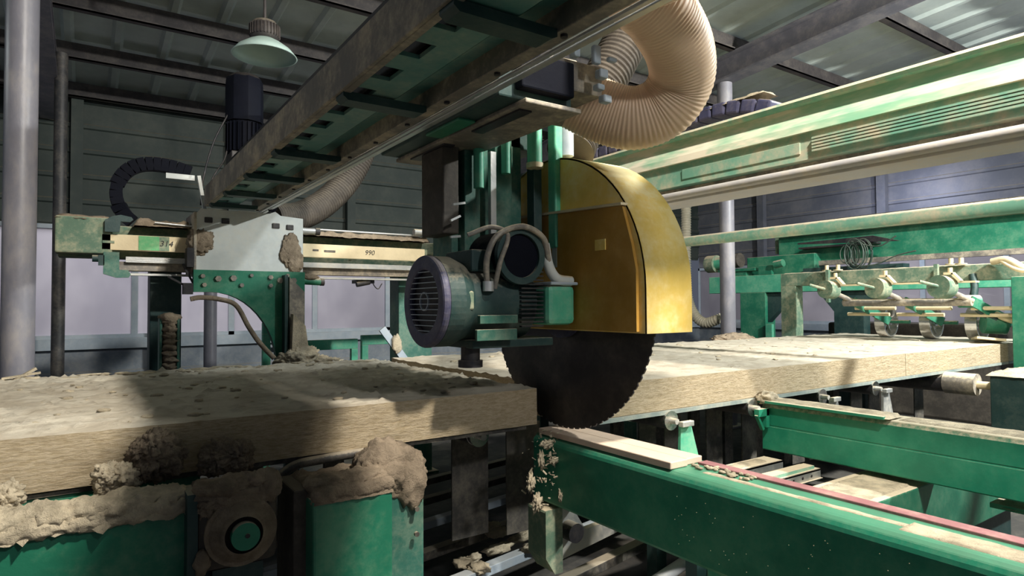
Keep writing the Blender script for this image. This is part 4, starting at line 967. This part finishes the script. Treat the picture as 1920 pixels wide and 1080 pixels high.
# flying chips at the cut
mb = MB()
for i in range(120):
    t_ = random.random(); x = 1.56 + random.gauss(0, 0.04) - 0.03 * t_; z = 0.83 - 0.22 * t_ ** 1.2 + random.gauss(0, 0.03); y = 2.02 + random.gauss(0, 0.03)
    s_ = random.uniform(0.002, 0.007); mb.obox((x, y, z), (s_, s_ * 0.6, s_ * random.uniform(1, 4)), (random.random() * 3, random.random() * 3, random.random() * 3))
for c, r in (((1.47, 2.0, 0.575), (.025, .015, .04)), ((1.57, 1.98, 0.59), (.012, .012, .028)), ((1.49, 2.0, 0.74), (.014, .012, .04)), ((1.55, 2.0, 0.73), (.022, .01, .02)), ((1.44, 2.0, 0.66), (.02, .015, .04)), ((1.52, 2.0, 0.80), (.03, .015, .02))):
    mb.lump(c, tuple(k * .75 for k in r), 0.8, 3, i, 4); i += 1
tag(mb.build('flying_chips', 'fluff'), 'spray of wool chips flying off the blade below the cut', 'chips', kind='stuff')

# ------------------------------------------------------------------ press frame with wheels
t = thing('press_frame', 'dusty green portal with weighted levers and chrome wheels pressing the slab', 'press', (6.5, 3, 0))
MB().box(6.5, 6.62, 1.2, 4.18, 1.545, 1.685).build('top_beam', 'sage', t, bevel=0.005)
MB().dustcap(6.5, 6.62, 1.2, 4.18, 1.686, 0.008, 51, 0.04, 0.01).build('dust_layer', 'fluff', t)
MB().box(6.5, 6.64, 4.0, 4.18, 0.0, 1.545).build('leg', 'sage', t, bevel=0.005)
MB().box(6.3, 6.52, 1.86, 1.98, 0.0, 1.56).build('leg', 'green', t, bevel=0.005)
MB().cyl((6.28, 3.35, 1.355), (6.28, 2.25, 1.355), 0.035, n=20).build('pivot_shaft', 'grey_steel', t)
MB().box(6.22, 6.30, 2.2, 3.62, 1.52, 1.535).build('stop_bar', 'cream', t)
for y in (3.62, 3.50, 2.47, 2.39):
    mb = MB(); mb.cyl((6.46, y, 1.69), (6.46, y, 1.70), 0.045, n=16); mb.cyl((6.46, y, 1.70), (6.46, y, 1.75), 0.02, n=6); mb.build('bolt', 'cream', t)
for y in (3.56, 2.55): MB().box(6.38, 6.42, y, y + 0.03, 1.36, 1.70).build('hanger', 'sage', t)
for i, (yw_, rw, yl) in enumerate(((3.42, 0.088, 3.33), (2.95, 0.095, 2.85), (2.42, 0.098, 2.32))):
    X = 6.08
    o = MB().cyl((X - 0.02, yw_, 1.49), (X + 0.10, yw_ - 0.02, 1.48), rw, n=36).build('weight_disc', 'sage', t, bevel=0.006)
    MB().cyl((X - 0.10, yw_ + 0.11, 1.535), (X - 0.01, yw_, 1.49), 0.014, n=10).build('weight_handle', 'sage', o)
    MB().cyl((X + 0.08, yw_ - 0.03, 1.46), (6.30, yw_ - 0.17, 1.36), 0.022, n=12).build('lever_arm', 'grey_steel', t)
    MB().bar((6.30, yw_ - 0.15, 1.37), (6.62, yw_ - 0.34, 1.17), 0.02, 0.08).build('wheel_arm', 'green', t)
    mb = MB(); mb.bar((6.15, yw_ - 0.08, 1.60), (6.15, yw_ - 0.14, 1.53), 0.06, 0.02); mb.box(6.12, 6.18, yw_ - 0.09, yw_ - 0.02, 1.59, 1.61); mb.cyl((6.15, yw_ - 0.06, 1.60), (6.15, yw_ - 0.06, 1.65), 0.02, n=8); mb.build('catch', 'cream', t)
    MB().cyl((6.45, yw_ - 0.42, 1.24), (6.45, yw_ - 0.02, 1.24), 0.018, n=10).build('spacer_rod', 'cream', t)
    MB().cyl((6.40, yw_ - 0.50, 1.30), (6.40, yw_ - 0.12, 1.30), 0.018, n=10).build('spacer_rod', 'cream', t)
for i, (x, y) in enumerate(((6.75, 3.17), (6.73, 2.75), (6.69, 2.36))):
    r = 0.155; zc = 1.007 + r
    d = Vector((0, 1, 0)); c = Vector((x, y, zc)); w = 0.095
    mb = MB(); mb.ring(c, d, r - 0.018, r, w, 48); mb.cyl(c - d * w * .45, c + d * w * .45, 0.035, n=20)
    up = Vector((0, 0, 1)); sd = d.normalized().cross(up)
    for k_ in range(5):
        a = 2 * PI * k_ / 5; e = (up * math.cos(a) + sd * math.sin(a)); mb.bar(c + e * 0.02, c + e * (r - 0.01), 0.02, 0.022)
    mb.build('press_wheel', 'chrome', t, bevel=0.003)
    MB().cyl(c - d * 0.22, c + d * 0.05, 0.018, n=12).build('wheel_axle', 'green', t)
mb = MB(); mb.cyl((6.5, 2.25, 1.17), (6.6, 2.12, 1.16), 0.09, n=24); mb.cyl((6.3, 2.35, 1.36), (6.42, 2.25, 1.36), 0.055, n=20); mb.build('hub_housing', 'green', t, bevel=0.006)
mb = MB().tube(spline([(6.5, 2.32, 1.60), (6.48, 2.30, 1.48), (6.45, 2.30, 1.36), (6.46, 2.24, 1.26), (6.5, 2.15, 1.20)]), 0.03, 12); mb.build('curved_arm', 'teal_dark', t)
mb = MB().tube(spline([(6.5, 2.18, 1.26), (6.5, 2.05, 1.20), (6.5, 1.92, 1.18), (6.5, 1.84, 1.22), (6.5, 1.80, 1.28)]), 0.028, 12); mb.lump((6.5, 1.82, 1.18), (0.03, 0.03, 0.07), .3, 3, 7, 3); mb.build('lever_handle', 'cream', t)
mb = MB().tube(spline([(6.46, 2.16, 1.70), (6.44, 2.05, 1.71), (6.42, 1.94, 1.64), (6.42, 1.80, 1.57), (6.42, 1.6, 1.56)]), 0.03, 10); mb.tube(spline([(6.44, 2.1, 1.71), (6.40, 1.96, 1.62), (6.4, 1.8, 1.60), (6.4, 1.6, 1.60)]), 0.018, 8); mb.build('dusty_cloth_cable', 'cream', t)

# ------------------------------------------------------------------ far machine
t = thing('far_machine_frame', 'mint green machine frame with motor standing behind the press frame', 'machine', (7.6, 4, 0))
MB().box(7.5, 7.7, 0.4, 5.96, 1.50, 1.735).build('main_beam', 'mint', t, bevel=0.006)
MB().box(7.5, 7.72, 5.05, 5.44, 0.0, 1.50).build('leg', 'green', t, bevel=0.006)
MB().prism([(5.44, 1.50), (4.75, 1.50), (4.9, 1.25), (5.05, 1.1), (5.44, 1.1)], 'x', 7.55, 7.65).build('gusset', 'teal_dark', t)
MB().box(7.45, 7.5, 4.93, 5.02, 0.8, 1.08).build('small_post', 'mint', t)
MB().prism([(4.35, 1.50), (3.65, 1.50), (3.8, 1.25), (3.8, 0.0), (4.15, 0.0), (4.15, 1.25)], 'x', 7.55, 7.7).build('leg', 'teal_dark', t, bevel=0.006)
MB().box(7.9, 8.1, 0.4, 5.1, 1.90, 2.26).build('upper_beam', 'green', t, bevel=0.006)
MB().box(7.84, 7.9, 0.4, 4.7, 1.84, 1.90).build('lower_rail', 'grey_steel', t)
MB().box(7.8, 8.12, 0.4, 5.1, 2.25, 2.28).build('beam_cap', 'sage', t)
MB().box(7.75, 8.0, 4.5, 5.5, 1.735, 2.0).build('pedestal', 'green', t, bevel=0.01)
mt_ = MB().cyl((7.55, 5.85, 1.93), (7.55, 5.50, 1.95), 0.085, n=28).build('drive_motor', 'mint', t, bevel=0.004)
MB().cyl((7.55, 6.0, 1.93), (7.55, 5.85, 1.93), 0.125, n=32).build('motor_bell', 'sage', mt_, bevel=0.008)
MB().cyl((7.50, 5.50, 1.95), (7.50, 5.42, 1.955), 0.10, n=28).build('motor_flange', 'hose_dark', mt_)
mb = MB(); mb.box(7.5, 7.68, 5.2, 5.8, 1.80, 1.84); mb.box(7.52, 7.66, 5.35, 5.6, 1.735, 1.80); mb.box(7.5, 7.55, 4.95, 5.15, 1.735, 1.86); mb.cyl((7.5, 4.9, 1.86), (7.5, 4.78, 1.88), 0.05); mb.build('motor_mount', 'green', t, bevel=0.004)
for y in (5.05, 4.80): MB().prism([(y, 2.05), (y + 0.06, 2.05), (y + 0.06, 2.28), (y + 0.15, 2.28), (y + 0.15, 2.05), (y + 0.20, 2.05), (y + 0.2, 2.34), (y, 2.34)], 'x', 8.05, 8.12).build('clamp_post', 'sage', t)
MB().box(8.0, 8.12, 4.42, 4.68, 2.28, 2.42).build('control_box', 'black', t)
MB().bar((8.05, 0.5, 2.45), (8.05, 4.65, 2.44), 0.012, 0.02).build('air_line', 'rubber', t)
mb = MB(); mb.box(7.72, 7.9, 3.75, 4.7, 2.06, 2.08); mb.prism([(3.45, 2.06), (4.7, 2.12), (4.7, 2.14), (3.75, 2.15)], 'x', 7.7, 7.72); mb.build('cable_tray', 'black', t)
MB().box(7.65, 7.80, 3.4, 4.6, 1.74, 1.80).build('inner_rail', 'teal_dark', t)
mb = MB()
for i in range(11):
    cx_ = 3.92 + random.uniform(-.09, .09) - .01 * i; r = random.uniform(0.10, 0.19); pts = []
    for k_ in range(25):
        a = 2 * PI * k_ / 24; pts.append((7.45 + .01 * i, cx_ + 0.62 * r * math.cos(a), 1.93 + r * math.sin(a)))
    mb.tube(pts, 0.006, 6)
mb.tube(spline([(7.5, 3.8, 1.78), (7.5, 3.6, 1.80), (7.5, 3.4, 1.88), (7.5, 3.2, 1.92)]), 0.008, 6)
mb.tube(spline([(7.5, 3.9, 2.08), (7.5, 3.6, 2.0), (7.5, 3.4, 2.10)]), 0.008, 6)
tag(mb.build('cable_coil', 'wire'), 'coil of dark thin cable hanging on the far mint machine', 'cable')
t = thing('wrapped_bale', 'dark brown block on the slab line behind the chrome wheels', 'block', (8.2, 3.5, 0))
MB().box(8.2, 8.9, 2.7, 4.6, 0.0, 1.10).build('block', 'hose_dark', t, bevel=0.03)
for i, (y, z) in enumerate(((8.0, 1.02), (6.95, 1.02), (5.9, 1.02), (4.85, 1.02), (3.8, 1.02), (7.45, 1.36), (6.4, 1.36), (5.35, 1.36), (4.3, 1.36))):
    mb = MB().lump((11.7, y, z + 0.01), (0.25, 0.47, 0.155), 0.10, 2, i, 4)
    tag(mb.build('wrapped_bale', 'bag'), 'pinkish wrapped bale in the %s row behind the milky right windows' % ('lower' if i < 5 else 'upper'), 'bale', 'bales in the %s row behind the right windows' % ('lower' if i < 5 else 'upper'))
t = thing('bale_rack', 'rack outside the right windows that carries the pinkish bales', 'rack', (11.7, 6, 0))
MB().box(11.4, 12.0, 3.2, 8.6, 0.78, 0.86).build('deck', 'panel', t)
for y in (3.3, 8.4): MB().box(11.6, 11.7, y, y + .1, 0, 0.78).build('leg', 'panel', t)
MB().box(11.2, 20, -4, 16, -0.12, -0.02).build('ground_outside', 'floor', kind='structure')
MB().box(-8, 11.2, 11.2, 20, -0.12, -0.02).build('ground_behind', 'floor', kind='structure')

# right foreground bearing block
t = thing('roller_bearing_block', 'dark green bearing block with cream dusty top at the right edge', 'bearing', (5.3, 1.6, 0))
MB().box(5.05, 5.55, 1.50, 1.72, 0.36, 0.87).build('block', 'teal_dark', t, bevel=0.008)
MB().dustcap(5.03, 5.57, 1.48, 1.74, 0.87, 0.02, 61, 0.03, 0.01).build('dust_layer', 'fluff', t)
MB().cyl((5.25, 1.40, 0.78), (5.25, 1.50, 0.78), 0.05, n=24).build('shaft_end', 'galv', t)
mb = MB(); mb.tube(spline([(5.1, 1.46, 0.84), (5.02, 1.42, 0.62), (5.1, 1.40, 0.55), (5.4, 1.40, 0.55)]), 0.015, 8); mb.build('frame_edge', 'cream', t)
MB().box(5.1, 5.5, 1.52, 1.70, 0, 0.36).build('pedestal', 'teal_dark', t)
t = thing('side_guide', 'cream dusted guide plate beside the slab above the bearing block', 'guide', (6, 1.8, 0.8))
MB().box(5.7, 6.24, 1.6, 1.86, 0.80, 0.83).build('plate', 'green', t)
MB().dustcap(5.7, 6.24, 1.6, 1.86, 0.831, 0.025, 63, 0.03, 0.01).build('dust_layer', 'fluff', t)
MB().box(6.0, 6.1, 1.65, 1.8, 0, 0.80).build('leg', 'teal_dark', t)
